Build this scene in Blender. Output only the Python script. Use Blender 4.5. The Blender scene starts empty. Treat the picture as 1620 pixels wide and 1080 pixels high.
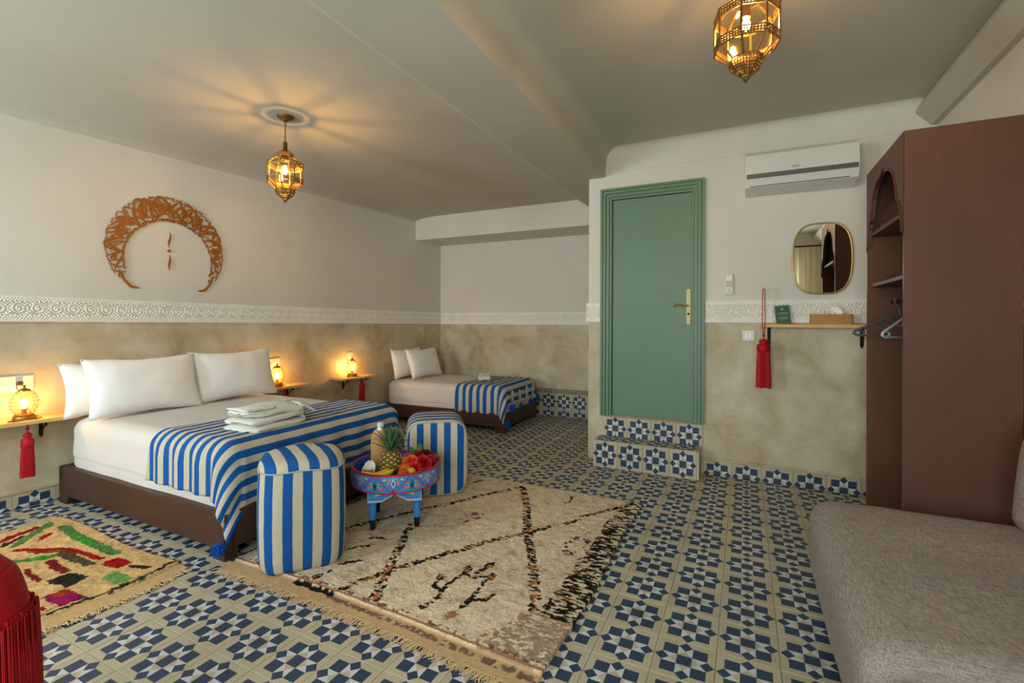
import bpy, bmesh, math, random
import numpy as np
from mathutils import Vector, Matrix, noise as mnoise

random.seed(7); RNG = np.random.default_rng(7)
PI = math.pi
SC = bpy.context.scene
COL = SC.collection
sin, cos = math.sin, math.cos

# ------------------------------------------------------------------ camera, light, exposure
FPX, YAW, HY, ROLL = 747.3, .4579, 506.5, -.004
CAM = Vector((.4855, -1.636, 1.179))
cd = bpy.data.cameras.new('camera'); cam = bpy.data.objects.new('camera', cd); COL.objects.link(cam)
cd.sensor_fit = 'HORIZONTAL'; cd.sensor_width = 36.0
cd.lens = FPX / 1620 * 36.0
cd.shift_y = -(540 - HY) / 1620
cd.clip_start = .02
cam.matrix_world = Matrix.Translation(CAM) @ Matrix.Rotation(YAW, 4, 'Z') @ Matrix.Rotation(PI / 2, 4, 'X') @ Matrix.Rotation(-ROLL, 4, 'Z')
SC.camera = cam
SC.view_settings.view_transform = 'Standard'; SC.view_settings.look = 'None'
SC.view_settings.exposure = -0.32; SC.view_settings.gamma = 1.0
SC.view_settings.use_curve_mapping = False
SC.cycles.sample_clamp_indirect = 6.0
SC.cycles.max_bounces = 10; SC.cycles.diffuse_bounces = 6; SC.cycles.transparent_max_bounces = 16
SC.cycles.caustics_reflective = False; SC.cycles.caustics_refractive = False

wd = bpy.data.worlds.new('World'); SC.world = wd; wd.use_nodes = True
wd.node_tree.nodes['Background'].inputs[0].default_value = (.62, .76, 1, 1)
wd.node_tree.nodes['Background'].inputs[1].default_value = 1.0

BACKY = -2.9     # wall behind the camera, with the room's windows
def window_light(name, x0, x1, z0, z1, power, color, y=None, rot=None):
    ld = bpy.data.lights.new(name, 'AREA'); ld.shape = 'RECTANGLE'
    ld.size = x1 - x0; ld.size_y = z1 - z0; ld.energy = power; ld.color = color
    o = bpy.data.objects.new(name, ld); COL.objects.link(o)
    o.location = ((x0 + x1) / 2, BACKY - .12, (z0 + z1) / 2); o.rotation_euler = (PI / 2, 0, 0)
    return o
DAY = (1.0, .995, .965)
window_light('daylight_window_middle', -.55, 1.15, .35, 2.15, 128, DAY)
window_light('daylight_window_left', -3.3, -2.4, 1.05, 2.05, 150, (.92, .97, 1.0))
LANTERN_W, LAMP_W = 1500, 480      # emission strength of the bulbs

# ------------------------------------------------------------------ helpers: colour and materials
def lin(c):
    return tuple(((v / 255) / 12.92 if v / 255 <= .04045 else ((v / 255 + .055) / 1.055) ** 2.4) for v in c) + (1.0,)

class NT:
    """small wrapper to write node graphs as expressions"""
    def __init__(s, name):
        s.m = bpy.data.materials.new(name); s.m.use_nodes = True
        s.t = s.m.node_tree; s.n = s.t.nodes; s.b = s.n['Principled BSDF']; s.out = s.n['Material Output']
    def add(s, typ, **kw):
        n = s.n.new(typ)
        for k, v in kw.items(): setattr(n, k, v)
        return n
    def set(s, sock, v):
        if hasattr(v, 'is_linked') or isinstance(v, bpy.types.NodeSocket): s.t.links.new(v, sock)
        else: sock.default_value = v
    def math(s, op, a, b=None, c=None, clamp=False):
        n = s.add('ShaderNodeMath', operation=op); n.use_clamp = clamp
        for i, v in enumerate((a, b, c)):
            if v is not None: s.set(n.inputs[i], v)
        return n.outputs[0]
    def mix(s, f, a, b):
        n = s.add('ShaderNodeMix', data_type='RGBA')
        s.set(n.inputs[0], f); s.set(n.inputs[6], a); s.set(n.inputs[7], b)
        return n.outputs[2]
    def coord(s, which='Object'):
        return s.add('ShaderNodeTexCoord').outputs[which]
    def noise(s, vec, scale, detail=4, rough=.5, dist=0):
        n = s.add('ShaderNodeTexNoise'); s.set(n.inputs['Vector'], vec)
        n.inputs['Scale'].default_value = scale; n.inputs['Detail'].default_value = detail
        n.inputs['Roughness'].default_value = rough; n.inputs['Distortion'].default_value = dist
        return n.outputs[0]
    def ramp(s, f, stops):
        n = s.add('ShaderNodeValToRGB'); s.set(n.inputs[0], f); e = n.color_ramp.elements
        while len(e) > 1: e.remove(e[-1])
        for i, (p, c) in enumerate(stops):
            q = e[0] if i == 0 else e.new(p)
            q.position = p; q.color = c
        return n.outputs[0]
    def mapping(s, vec, scale=(1, 1, 1), rot=(0, 0, 0)):
        n = s.add('ShaderNodeMapping'); s.set(n.inputs[0], vec)
        n.inputs['Scale'].default_value = scale; n.inputs['Rotation'].default_value = rot
        return n.outputs[0]
    def bump(s, h, strength=.3, dist=.005):
        n = s.add('ShaderNodeBump'); n.inputs['Strength'].default_value = strength; n.inputs['Distance'].default_value = dist
        s.set(n.inputs['Height'], h); s.set(s.b.inputs['Normal'], n.outputs[0])
    def base(s, c, rough=.6, metal=0, spec=.5):
        s.set(s.b.inputs['Base Color'], c); s.set(s.b.inputs['Roughness'], rough)
        s.b.inputs['Metallic'].default_value = metal; s.b.inputs['Specular IOR Level'].default_value = spec
        return s

def plain(name, c, rough=.6, metal=0, spec=.4, var=.08, nscale=20, bump=0, bscale=60, bdist=.003):
    t = NT(name); v = t.coord()
    f = t.noise(v, nscale, 3)
    c = lin(c)
    a = tuple(x * (1 - var) for x in c[:3]) + (1,); b = tuple(min(1, x * (1 + var)) for x in c[:3]) + (1,)
    t.base(t.mix(f, a, b), rough, metal, spec)
    if bump: t.bump(t.noise(v, bscale, 4), bump, bdist)
    return t.m

def attr_mat(name, attr='col', rough=.9, bump=0, bscale=300, spec=.2, var=.25, nscale=250):
    t = NT(name); n = t.add('ShaderNodeAttribute', attribute_name=attr)
    f = t.noise(t.coord(), nscale, 2)
    f = t.math('MULTIPLY_ADD', f, 2 * var, 1 - var)
    vm = t.add('ShaderNodeVectorMath', operation='SCALE'); t.set(vm.inputs[0], n.outputs[0]); t.set(vm.inputs['Scale'], f)
    t.base(vm.outputs[0], rough, 0, spec)
    if bump: t.bump(t.noise(t.coord(), bscale, 3), bump, .004)
    return t.m

def tile_mat(name):
    t = NT(name)
    uv = t.add('ShaderNodeUVMap').outputs[0]
    sp = t.add('ShaderNodeSeparateXYZ'); t.set(sp.inputs[0], uv)
    def ab(s): return t.math('MULTIPLY', t.math('ABSOLUTE', t.math('SUBTRACT', s, .5)), 8.0)
    A, B = ab(sp.outputs[0]), ab(sp.outputs[1])
    lt = lambda a, b: t.math('LESS_THAN', a, b)
    gt = lambda a, b: t.math('GREATER_THAN', a, b)
    AND = lambda *x: x[0] if len(x) == 1 else t.math('MULTIPLY', x[0], AND(*x[1:]))
    OR = lambda *x: x[0] if len(x) == 1 else t.math('MAXIMUM', x[0], OR(*x[1:]))
    mx, mn = t.math('MAXIMUM', A, B), t.math('MINIMUM', A, B)
    centre = lt(mx, 1.0)
    corner = AND(gt(mn, 1.0), lt(mx, 3.0))
    diamond = lt(t.math('ADD', mn, t.math('ABSOLUTE', t.math('SUBTRACT', mx, 3.0))), .97)
    dark = OR(centre, corner, diamond)
    cell = AND(lt(mn, 1.0), gt(mx, 1.0), lt(mx, 3.0))
    inner = AND(cell, lt(mn, t.math('SUBTRACT', 2.0, mx)))
    obj = t.coord('Object'); rnd = t.add('ShaderNodeObjectInfo').outputs['Random']
    nz = t.noise(obj, 9, 4, .6)
    fine = t.noise(obj, 160, 2)
    beige = t.mix(nz, lin((172, 162, 138)), lin((190, 180, 156)))
    # faint second outline in the pale ground
    ln = AND(lt(t.math('ABSOLUTE', t.math('SUBTRACT', mx, 3.52)), .035), gt(mn, 1.2))
    beige = t.mix(t.math('MULTIPLY', ln, .22), beige, lin((120, 108, 90)))
    c = t.mix(cell, beige, lin((196, 201, 203)))
    c = t.mix(inner, c, lin((181, 168, 146)))
    navy = t.mix(nz, lin((36, 53, 78)), lin((52, 70, 96)))
    c = t.mix(dark, c, navy)
    hsv = t.add('ShaderNodeHueSaturation'); t.set(hsv.inputs['Color'], c)
    t.set(hsv.inputs['Value'], t.math('ADD', t.math('MULTIPLY_ADD', rnd, .14, .90), t.math('MULTIPLY', fine, .06)))
    t.base(hsv.outputs[0], t.math('MULTIPLY_ADD', nz, .25, .34), 0, .35)
    t.bump(fine, .05, .001)
    return t.m

def stripe_mat(name, c1, c2, period=1.0, duty=.5, weave=500, var=.12):
    """stripes along the u of the uv map (u in metres)"""
    t = NT(name)
    uv = t.add('ShaderNodeUVMap').outputs[0]
    sp = t.add('ShaderNodeSeparateXYZ'); t.set(sp.inputs[0], uv)
    w = t.math('MULTIPLY', t.math('SUBTRACT', t.noise(uv, 14, 3), .5), .004)
    fr = t.math('FRACT', t.math('DIVIDE', t.math('ADD', sp.outputs[0], w), period))
    f = t.math('LESS_THAN', fr, duty)
    nz = t.noise(uv, weave, 2)
    k = t.mix(f, lin(c2), lin(c1))
    h = t.add('ShaderNodeHueSaturation'); t.set(h.inputs['Color'], k)
    t.set(h.inputs['Value'], t.math('MULTIPLY_ADD', nz, 2 * var, 1 - var))
    t.base(h.outputs[0], .92, 0, .12)
    t.bump(nz, .35, .003)
    return t.m

def wood_mat(name, c1, c2, scale=(2, 2, 14), rough=.5, spec=.3, bump=.05):
    t = NT(name); v = t.mapping(t.coord(), scale)
    n = t.noise(v, 4, 6, .6, .8); n2 = t.noise(t.coord(), 3, 3)
    c = t.mix(t.math('MULTIPLY_ADD', n, .8, t.math('MULTIPLY', n2, .3), clamp=True), lin(c1), lin(c2))
    t.base(c, rough, 0, spec); t.bump(n, bump, .004)
    return t.m

def plaster(name, c1, c2, c3=None, scale=1.6, rough=.8, bump=.08, spec=.2):
    t = NT(name); v = t.coord()
    n = t.noise(v, scale, 7, .62, .4)
    st = [(.30, lin(c1)), (.62, lin(c2))]
    if c3: st = [(.26, lin(c3)), (.44, lin(c1)), (.66, lin(c2))]
    t.base(t.ramp(n, st), rough, 0, spec)
    t.bump(t.noise(v, 22, 5, .6), bump, .01)
    return t.m

def emit_mat(name, c, strength):
    t = NT(name); e = t.add('ShaderNodeEmission'); e.inputs[0].default_value = lin(c); e.inputs[1].default_value = strength
    t.t.links.new(e.outputs[0], t.out.inputs[0]); return t.m

def pane_mat(name, tint, gloss=.08):
    t = NT(name); a = t.add('ShaderNodeBsdfTransparent'); a.inputs[0].default_value = lin(tint)
    g = t.add('ShaderNodeBsdfGlossy'); g.inputs['Roughness'].default_value = .08; g.inputs[0].default_value = (1, .9, .7, 1)
    m = t.add('ShaderNodeMixShader'); m.inputs[0].default_value = gloss
    t.t.links.new(a.outputs[0], m.inputs[1]); t.t.links.new(g.outputs[0], m.inputs[2]); t.t.links.new(m.outputs[0], t.out.inputs[0])
    return t.m

def cloth_mat(name, c, transl=.0, rough=.95, wscale=350, var=.05):
    t = NT(name); v = t.coord(); nz = t.noise(v, wscale, 2); nl = t.noise(v, 5, 3)
    a = tuple(x * (1 - var) for x in lin(c)[:3]) + (1,)
    t.base(t.mix(nl, a, lin(c)), rough, 0, .1); t.bump(nz, .12, .002)
    if transl:
        tr = t.add('ShaderNodeBsdfTranslucent'); tr.inputs[0].default_value = lin(c)
        m = t.add('ShaderNodeMixShader'); m.inputs[0].default_value = transl
        t.t.links.new(t.b.outputs[0], m.inputs[1]); t.t.links.new(tr.outputs[0], m.inputs[2]); t.t.links.new(m.outputs[0], t.out.inputs[0])
    return t.m

WHITE = plaster('white_plaster', (208, 203, 193), (215, 211, 203), scale=1.2, rough=.75, bump=.05)
CEIL = plaster('ceiling_paint', (182, 178, 166), (190, 187, 176), scale=1.0, rough=.85, bump=.04)
TAD = plaster('tadelakt', (181, 168, 138), (205, 197, 175), (154, 136, 100), scale=2.8, rough=.5, bump=.06, spec=.35)
STUCCO = plaster('carved_plaster', (228, 225, 216), (236, 234, 227), scale=6, rough=.8, bump=.1)
TILE = tile_mat('cement_tile')
GROUT = plain('grout', (118, 110, 96), .95)
LISTEL = plain('listel_clay', (150, 135, 110), .7, var=.25, nscale=40, bump=.4)
GREEN = plain('green_paint', (102, 132, 108), .42, spec=.4, var=.07, nscale=3, bump=.05, bscale=30)
DARKWOOD = wood_mat('dark_wood', (52, 33, 25), (82, 55, 42), rough=.45)
WARDWOOD = wood_mat('red_brown_wood', (78, 50, 40), (100, 66, 53), scale=(3, 3, .6), rough=.5, bump=.03)
def scuffed(mat):
    t = NT.__new__(NT); t.m = mat; t.t = mat.node_tree; t.n = t.t.nodes; t.b = t.n['Principled BSDF']; t.out = t.n['Material Output']
    src = t.b.inputs['Base Color'].links[0].from_socket
    v = t.coord(); a = t.noise(t.mapping(v, (30, 30, 2.2)), 3, 5, .7); b = t.noise(v, 2.3, 3)
    f = t.math('MULTIPLY', t.math('GREATER_THAN', a, .68), t.math('GREATER_THAN', b, .56))
    g = t.noise(v, 1.7, 4)
    c = t.mix(t.math('MULTIPLY', f, .35), src, lin((168, 128, 108)))
    h = t.add('ShaderNodeHueSaturation'); t.set(h.inputs['Color'], c); t.set(h.inputs['Value'], t.math('MULTIPLY_ADD', g, .7, .65)); t.set(t.b.inputs['Base Color'], h.outputs[0])
scuffed(WARDWOOD); scuffed(DARKWOOD)
WARDIN = wood_mat('inner_wood', (74, 48, 34), (106, 72, 50), scale=(3, 3, .6), rough=.6)
PINE = wood_mat('pine', (205, 160, 96), (232, 192, 130), scale=(12, 2, 2), rough=.5)
IRON = plain('black_iron', (30, 29, 30), .5, .6, var=.2)
BRASS = plain('aged_brass', (150, 112, 52), .38, .9, var=.25, nscale=60, bump=.2, bscale=200)
BRASSL = plain('bright_brass', (168, 156, 116), .45, .45, var=.12, nscale=60)
GOLD = plain('mirror_gold', (186, 150, 92), .3, .85)
SHEET = cloth_mat('white_sheet', (214, 208, 204))
PILLOWM = cloth_mat('pillow_cotton', (240, 240, 240), var=.02)
TOWEL = plain('towel_cotton', (226, 226, 218), .95, spec=.1, var=.04, nscale=120, bump=.5, bscale=260)
RED = plain('red_silk', (168, 10, 28), .6, spec=.3, var=.2, nscale=120)
BLUEPOM = plain('blue_yarn', (24, 84, 178), .95, spec=.1, var=.25, nscale=160)
BLUEC, CREAM = (26, 88, 160), (196, 187, 166)
STRIPE1 = stripe_mat('blanket_stripes', BLUEC, CREAM, .072, .5)
STRIPE2 = stripe_mat('small_blanket_stripes', BLUEC, CREAM, .085, .5)
STRIPEP = stripe_mat('pouf_stripes', BLUEC, CREAM, .088, .5)
SOFA = None
PLASTICW = plain('white_plastic', (216, 215, 208), .4, var=.02)
PLASTICG = plain('grey_plastic', (120, 119, 114), .4, var=.03)
BLACK = plain('black_lacquer', (18, 18, 20), .3)

def sofa_mat():
    t = NT('grey_linen'); v = t.coord()
    a = t.noise(t.mapping(v, (60, 6, 60)), 5, 3); b = t.noise(t.mapping(v, (6, 60, 60)), 5, 3); c = t.noise(v, 3, 3)
    f = t.math('MULTIPLY_ADD', a, .5, t.math('MULTIPLY', b, .5))
    k = t.ramp(f, [(.34, lin((118, 108, 101))), (.66, lin((176, 166, 158)))])
    h = t.add('ShaderNodeHueSaturation'); t.set(h.inputs['Color'], k); t.set(h.inputs['Value'], t.math('MULTIPLY_ADD', c, .3, .85))
    t.base(h.outputs[0], .95, 0, .1); t.bump(f, .25, .004); return t.m
SOFA = sofa_mat()

# ------------------------------------------------------------------ helpers: meshes and objects
class MB:
    def __init__(s): s.v = []; s.f = []; s.uv = []; s.mi = []
    def quadgrid(s, P, closed_u=False, closed_v=False, uv=None, mi=0, flip=False):
        """P: array (n,m,3)"""
        P = np.asarray(P, float); n, m = P.shape[:2]; o = len(s.v)
        s.v += [tuple(p) for p in P.reshape(-1, 3)]
        for i in range(n if closed_u else n - 1):
            for j in range(m if closed_v else m - 1):
                i2, j2 = (i + 1) % n, (j + 1) % m
                q = [o + i * m + j, o + i2 * m + j, o + i2 * m + j2, o + i * m + j2]
                u = None
                if uv is not None: u = [tuple(uv[i][j]), tuple(uv[i + 1][j]), tuple(uv[i + 1][j + 1]), tuple(uv[i][j + 1])]
                if flip: q.reverse(); u = u[::-1] if u else None
                s.f.append(q); s.uv.append(u); s.mi.append(mi)
        return s
    def poly(s, pts, mi=0, uv=None):
        o = len(s.v); s.v += [tuple(p) for p in pts]; s.f.append(list(range(o, o + len(pts)))); s.uv.append(uv); s.mi.append(mi); return s
    def box(s, x0, x1, y0, y1, z0, z1, mi=0):
        o = len(s.v)
        s.v += [(x, y, z) for z in (z0, z1) for x, y in ((x0, y0), (x1, y0), (x1, y1), (x0, y1))]
        for q in ((3, 2, 1, 0), (4, 5, 6, 7), (0, 1, 5, 4), (1, 2, 6, 5), (2, 3, 7, 6), (3, 0, 4, 7)):
            s.f.append([o + i for i in q]); s.uv.append(None); s.mi.append(mi)
        return s
    def rbox(s, x0, x1, y0, y1, z0, z1, r=.005, seg=2, mi=0):
        bm = bmesh.new(); bmesh.ops.create_cube(bm, size=1)
        for v in bm.verts: v.co = Vector(((x0 + x1) / 2 + v.co.x * (x1 - x0), (y0 + y1) / 2 + v.co.y * (y1 - y0), (z0 + z1) / 2 + v.co.z * (z1 - z0)))
        bmesh.ops.bevel(bm, geom=bm.edges[:], offset=r, segments=seg, profile=.5, affect='EDGES')
        return s.bm(bm, mi)
    def bm(s, bm, mi=0, M=None):
        o = len(s.v); bm.verts.index_update()
        for v in bm.verts: s.v.append(tuple((M @ v.co) if M else v.co))
        for f in bm.faces: s.f.append([o + v.index for v in f.verts]); s.uv.append(None); s.mi.append(mi)
        bm.free(); return s
    def lathe(s, prof, n=24, c=(0, 0, 0), mi=0, rf=None, cap=True, rot=0):
        th = np.linspace(0, 2 * PI, n, endpoint=False) + rot
        k = np.ones(n) if rf is None else np.array([rf(a) for a in th])
        P = np.array([[(c[0] + r * kk * cos(a), c[1] + r * kk * sin(a), c[2] + z) for a, kk in zip(th, k)] for r, z in prof])
        s.quadgrid(P, closed_v=True, mi=mi, flip=True)
        if cap:
            if prof[0][0] > 1e-6: s.poly(P[0][::-1], mi)
            if prof[-1][0] > 1e-6: s.poly(P[-1], mi)
        return s
    def tube(s, pts, r, n=6, closed=False, mi=0, cap=True):
        pts = [Vector(p) for p in pts]; m = len(pts)
        rr = r if hasattr(r, '__len__') else [r] * m
        up = Vector((.123, .31, .94)).normalized(); rings = []
        prev = None
        for i, p in enumerate(pts):
            a = pts[(i - 1) % m] if (closed or i > 0) else p; b = pts[(i + 1) % m] if (closed or i < m - 1) else p
            d = (b - a)
            d = d.normalized() if d.length > 1e-9 else Vector((0, 0, 1))
            if prev is None:
                u = d.cross(up); u = u.normalized() if u.length > 1e-4 else d.cross(Vector((1, 0, 0))).normalized()
            else:
                u = (prev - d * prev.dot(d)).normalized()
            prev = u; w = d.cross(u)
            rings.append([tuple(p + (u * cos(t) + w * sin(t)) * rr[i]) for t in np.linspace(0, 2 * PI, n, endpoint=False)])
        P = np.array(rings); s.quadgrid(P, closed_u=closed, closed_v=True, mi=mi)
        if cap and not closed: s.poly(P[0][::-1], mi); s.poly(P[-1], mi)
        return s
    def extrude(s, poly, axis, a, b, mi=0):
        """poly: 2d outline (ccw), extruded along axis from a to b"""
        def p3(p, t): return {0: (t, p[0], p[1]), 1: (p[0], t, p[1]), 2: (p[0], p[1], t)}[axis]
        A = [p3(p, a) for p in poly]; B = [p3(p, b) for p in poly]; n = len(poly)
        s.poly(A[::-1], mi); s.poly(B, mi)
        for i in range(n): s.poly([A[i], A[(i + 1) % n], B[(i + 1) % n], B[i]], mi)
        return s
    def xform(s, M, start=0):
        for i in range(start, len(s.v)): s.v[i] = tuple(M @ Vector(s.v[i]))
        return s
    def mesh(s, name, mats, smooth=None, weld=False):
        me = bpy.data.meshes.new(name)
        me.from_pydata(s.v, [], s.f)
        for m in (mats if isinstance(mats, (list, tuple)) else [mats]): me.materials.append(m)
        if any(u is not None for u in s.uv):
            L = me.uv_layers.new(name='UVMap').data; k = 0
            for f, u in zip(s.f, s.uv):
                for i in range(len(f)):
                    if u is not None: L[k].uv = u[i]
                    k += 1
        if any(s.mi): me.polygons.foreach_set('material_index', s.mi)
        me.validate()
        bm = bmesh.new(); bm.from_mesh(me)
        if weld: bmesh.ops.remove_doubles(bm, verts=bm.verts, dist=1e-5)
        bmesh.ops.recalc_face_normals(bm, faces=bm.faces); bm.to_mesh(me); bm.free()
        if smooth is not None:
            me.polygons.foreach_set('use_smooth', [True] * len(me.polygons))
            if smooth < 179: me.set_sharp_from_angle(angle=math.radians(smooth))
        me.update(); return me

def tag(o, label=None, cat=None, group=None, kind=None):
    if label: o['label'] = label
    if cat: o['category'] = cat
    if group: o['group'] = group
    if kind: o['kind'] = kind
    return o
def wmat(o):
    return o.matrix_basis.copy() if o.parent is None else wmat(o.parent) @ o.matrix_parent_inverse @ o.matrix_basis
def link(o, parent=None, world=False):
    COL.objects.link(o)
    if parent is not None:
        o.parent = parent
        if world:
            o.matrix_parent_inverse = wmat(parent).inverted()
    return o
def obj(name, mb, mats, parent=None, smooth=None, world=False, weld=False, label=None, kind=None):
    me = mb if isinstance(mb, bpy.types.Mesh) else mb.mesh(name, mats, smooth, weld)
    o = link(bpy.data.objects.new(name, me), parent, world)
    tag(o, label, kind=kind); return o
def thing(name, label, cat, loc=(0, 0, 0), rz=0, group=None, kind=None):
    o = bpy.data.objects.new(name, None); o.empty_display_size = .05
    o.location = loc; o.rotation_euler = (0, 0, rz); COL.objects.link(o)
    return tag(o, label, cat, group, kind)
def copy_tree(o, parent=None):
    c = o.copy(); COL.objects.link(c); c.parent = parent
    for ch in list(o.children): copy_tree(ch, c)
    return c
def colattr(me, cols):
    a = me.color_attributes.new('col', 'FLOAT_COLOR', 'POINT')
    a.data.foreach_set('color', np.c_[cols, np.ones(len(cols))].astype(np.float32).ravel())
L3 = lambda c: np.array(lin(c)[:3])
def fbm(x, y, z=0): return mnoise.fractal(Vector((x, y, z)), 1.0, 2.0, 3)
def softbox(hx, hy, hz, r, n=10, fn=None, c=(0, 0, 0)):
    """rounded box as six welded grids"""
    mb = MB(); lin_ = np.linspace(-1, 1, n + 1)
    for ax in range(3):
        for sg in (-1, 1):
            P = np.zeros((n + 1, n + 1, 3))
            for i, a in enumerate(lin_):
                for j, b in enumerate(lin_):
                    q = [0, 0, 0]; q[ax] = sg; q[(ax + 1) % 3] = a; q[(ax + 2) % 3] = b
                    q = Vector((q[0] * hx, q[1] * hy, q[2] * hz))
                    rr = min(r, hx, hy, hz)
                    k = Vector((max(-hx + rr, min(hx - rr, q.x)), max(-hy + rr, min(hy - rr, q.y)), max(-hz + rr, min(hz - rr, q.z))))
                    d = q - k
                    if d.length > 1e-9: q = k + d.normalized() * rr
                    if fn: q = fn(q)
                    P[i, j] = (q.x + c[0], q.y + c[1], q.z + c[2])
            mb.quadgrid(P, flip=(sg < 0))
    return mb

# ------------------------------------------------------------------ the setting
YD, YA = 2.30, 3.85          # door wall, alcove wall
XR = 1.597                   # right wall
XC = -.72                    # free corner of the door wall
SL = .217 / 4.296
XL = lambda y: -3.55 + SL * (y + .446)
AL = -math.atan(SL)          # left wall: local x points out of the wall, local y along it
ZL, ZR, ZB = 2.50, 2.62, 2.39   # ceilings left and right of the beam, underside of the beam
DADO = 1.165

def wallbox(name, pts, z0, z1, thick, split=DADO, side=1):
    """vertical wall through the floor points pts, two material zones"""
    mb = MB(); (x0, y0), (x1, y1) = pts
    d = Vector((x1 - x0, y1 - y0, 0)).normalized(); n = Vector((-d.y, d.x, 0)) * thick * side
    q = [(x0, y0), (x1, y1), (x1 + n.x, y1 + n.y), (x0 + n.x, y0 + n.y)]
    s0, s1 = split if isinstance(split, tuple) else (split, split)
    S = [s0, s1, s1, s0]
    for lo, hi, mi in (([z0] * 4, S, 1), (S, [z1] * 4, 0)):
        A = [(p[0], p[1], a) for p, a in zip(q, lo)]; B = [(p[0], p[1], a) for p, a in zip(q, hi)]
        mb.poly(A[::-1], mi).poly(B, mi)
        for i in range(4): mb.poly([A[i], A[(i + 1) % 4], B[(i + 1) % 4], B[i]], mi)
    return obj(name, mb, [WHITE, TAD], kind='structure')

floor = obj('floor', MB().box(-3.9, 1.8, -3.0, 3.95, -.12, -.0015), GROUT, kind='structure')
wall_left = wallbox('wall_left', ((XL(-3.0), -3.0), (XL(3.95), 3.95)), 0, 2.75, .1, (1.19, 1.124))
wall_alcove = wallbox('wall_alcove', ((-3.4, YA), (-.6, YA)), 0, 2.75, .1, 1.13)
# door wall with the door opening left free, plus its free-standing end towards the alcove
mb = MB()
for a, b, mi in ((0, DADO, 1), (DADO, 2.75, 0)):
    mb.box(XC, -.52, YD, YD + .16, a, b, mi); mb.box(.13, 1.8, YD, YD + .16, a, b, mi)
    mb.box(XC, XC + .12, YD + .16, YA, a, b, mi)
mb.box(-.52, .13, YD, YD + .16, 2.19, 2.75, 0); mb.box(-.52, .13, YD + .01, YD + .16, 0, .375, 1)
obj('wall_back', mb, [WHITE, TAD], kind='structure')
wallbox('wall_right', ((XR, 2.4), (XR, -3.0)), 0, 2.75, .1)
# wall behind the camera with two window openings
WINS = [(-3.3, -2.4, 1.05, 2.05), (-.55, 1.15, .35, 2.15)]
mb = MB(); xs = [-3.95, -3.3, -2.4, -.55, 1.15, 1.8]
for i in range(5):
    x0, x1 = xs[i], xs[i + 1]
    if i in (1, 3):
        w = WINS[i // 2]
        mb.box(x0, x1, BACKY - .1, BACKY, 0, w[2], 1); mb.box(x0, x1, BACKY - .1, BACKY, w[3], 2.75, 0)
    else:
        mb.box(x0, x1, BACKY - .1, BACKY, 0, DADO, 1); mb.box(x0, x1, BACKY - .1, BACKY, DADO, 2.75, 0)
obj('wall_front', mb, [WHITE, TAD], kind='structure')
PANEW = pane_mat('clear_pane', (245, 250, 250), .04)
for k, (x0, x1, z0, z1) in enumerate(WINS):
    w = tag(bpy.data.objects.new('window_%d' % (k + 1), None), kind='structure'); COL.objects.link(w); w.location = ((x0 + x1) / 2, BACKY - .05, z0)
    m = MB(); f = .045; xm = (x0 + x1) / 2
    m.box(x0, x1, BACKY - .07, BACKY - .03, z0, z0 + f).box(x0, x1, BACKY - .07, BACKY - .03, z1 - f, z1)
    m.box(x0, x0 + f, BACKY - .07, BACKY - .03, z0 + f, z1 - f).box(x1 - f, x1, BACKY - .07, BACKY - .03, z0 + f, z1 - f).box(xm - .03, xm + .03, BACKY - .07, BACKY - .03, z0 + f, z1 - f)
    obj('window_frame', m, GREEN, w, world=True)
    for a, b in ((x0 + f, xm - .03), (xm + .03, x1 - f)):
        obj('pane', MB().box(a, b, BACKY - .052, BACKY - .048, z0 + f, z1 - f), PANEW, w, world=True)
# ceilings: left field with its wide flat cove, right field with a tight cove
def cove(h, v, n=8): return [(h * (1 - cos(t)), v * sin(t)) for t in np.linspace(0, PI / 2, n)]
mb = MB()
ys = np.linspace(-3.0, 3.4, 14)
def lcove(y):
    z0 = 2.417 + .0104 * (y + .44)
    return [(-.01, z0), (.006, z0)] + [(.006 + .40 * (1 - cos(t)), z0 + (ZL - z0) * sin(t)) for t in np.linspace(.15, PI / 2, 9)]
P = [[(XL(y) + a, y, z) for a, z in lcove(y)] + [(-1.16, y, ZL), (-1.0, y, ZB)] for y in ys]
mb.quadgrid(np.array(P), flip=True)
mb.box(-3.95, -.9, -3.0, 3.95, 2.72, 2.80)
obj('ceiling', mb, CEIL, smooth=35, kind='structure')
mb = MB()
prof = [(-.58, ZB), (-.575, ZB + .02), (-.57, 2.52)] + [(-.57 + .10 * (1 - cos(t)), 2.52 + .10 * sin(t)) for t in np.linspace(.2, PI / 2, 6)] + [(1.48, ZR)] + [(1.56 - .08 * cos(t), ZR - .08 * (1 - sin(t))) for t in np.linspace(PI / 2, 0, 6)][1:] + [(1.56, 2.45), (XR + .02, 2.45)]
P = [[(x, y, z) for x, z in prof] for y in (-3.0, -1, 0, 1, 2.31)]
mb.quadgrid(np.array(P)); mb.box(-.9, 1.8, -3.0, 2.5, 2.72, 2.80)
obj('ceiling', mb, CEIL, smooth=35, kind='structure')
# ceiling beam (underside), alcove soffit, cornices
obj('trim_1', MB().box(-1.0, -.58, -3.0, 3.4, ZB, ZB + .3), CEIL, kind='structure')
obj('trim_2', MB().rbox(-3.45, XC + .05, 3.32, YA + .05, 2.212, 2.66, .006), WHITE, kind='structure')
mb = MB(); r = .06
prof = [(YD + .01, 2.425), (YD - .006, 2.425), (YD - .006, 2.56)] + [(YD - .006 - r * (1 - cos(t)), 2.56 + r * sin(t)) for t in np.linspace(.3, PI / 2, 6)] + [(YD + .01, 2.625)]
xe = np.concatenate([[-.585, -.58], np.linspace(-.56, 1.58, 4)])
mb.quadgrid(np.array([[(x, y, z) for y, z in prof] for x in xe]), flip=False)
obj('trim_3', mb, WHITE, smooth=40, kind='structure')

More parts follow.
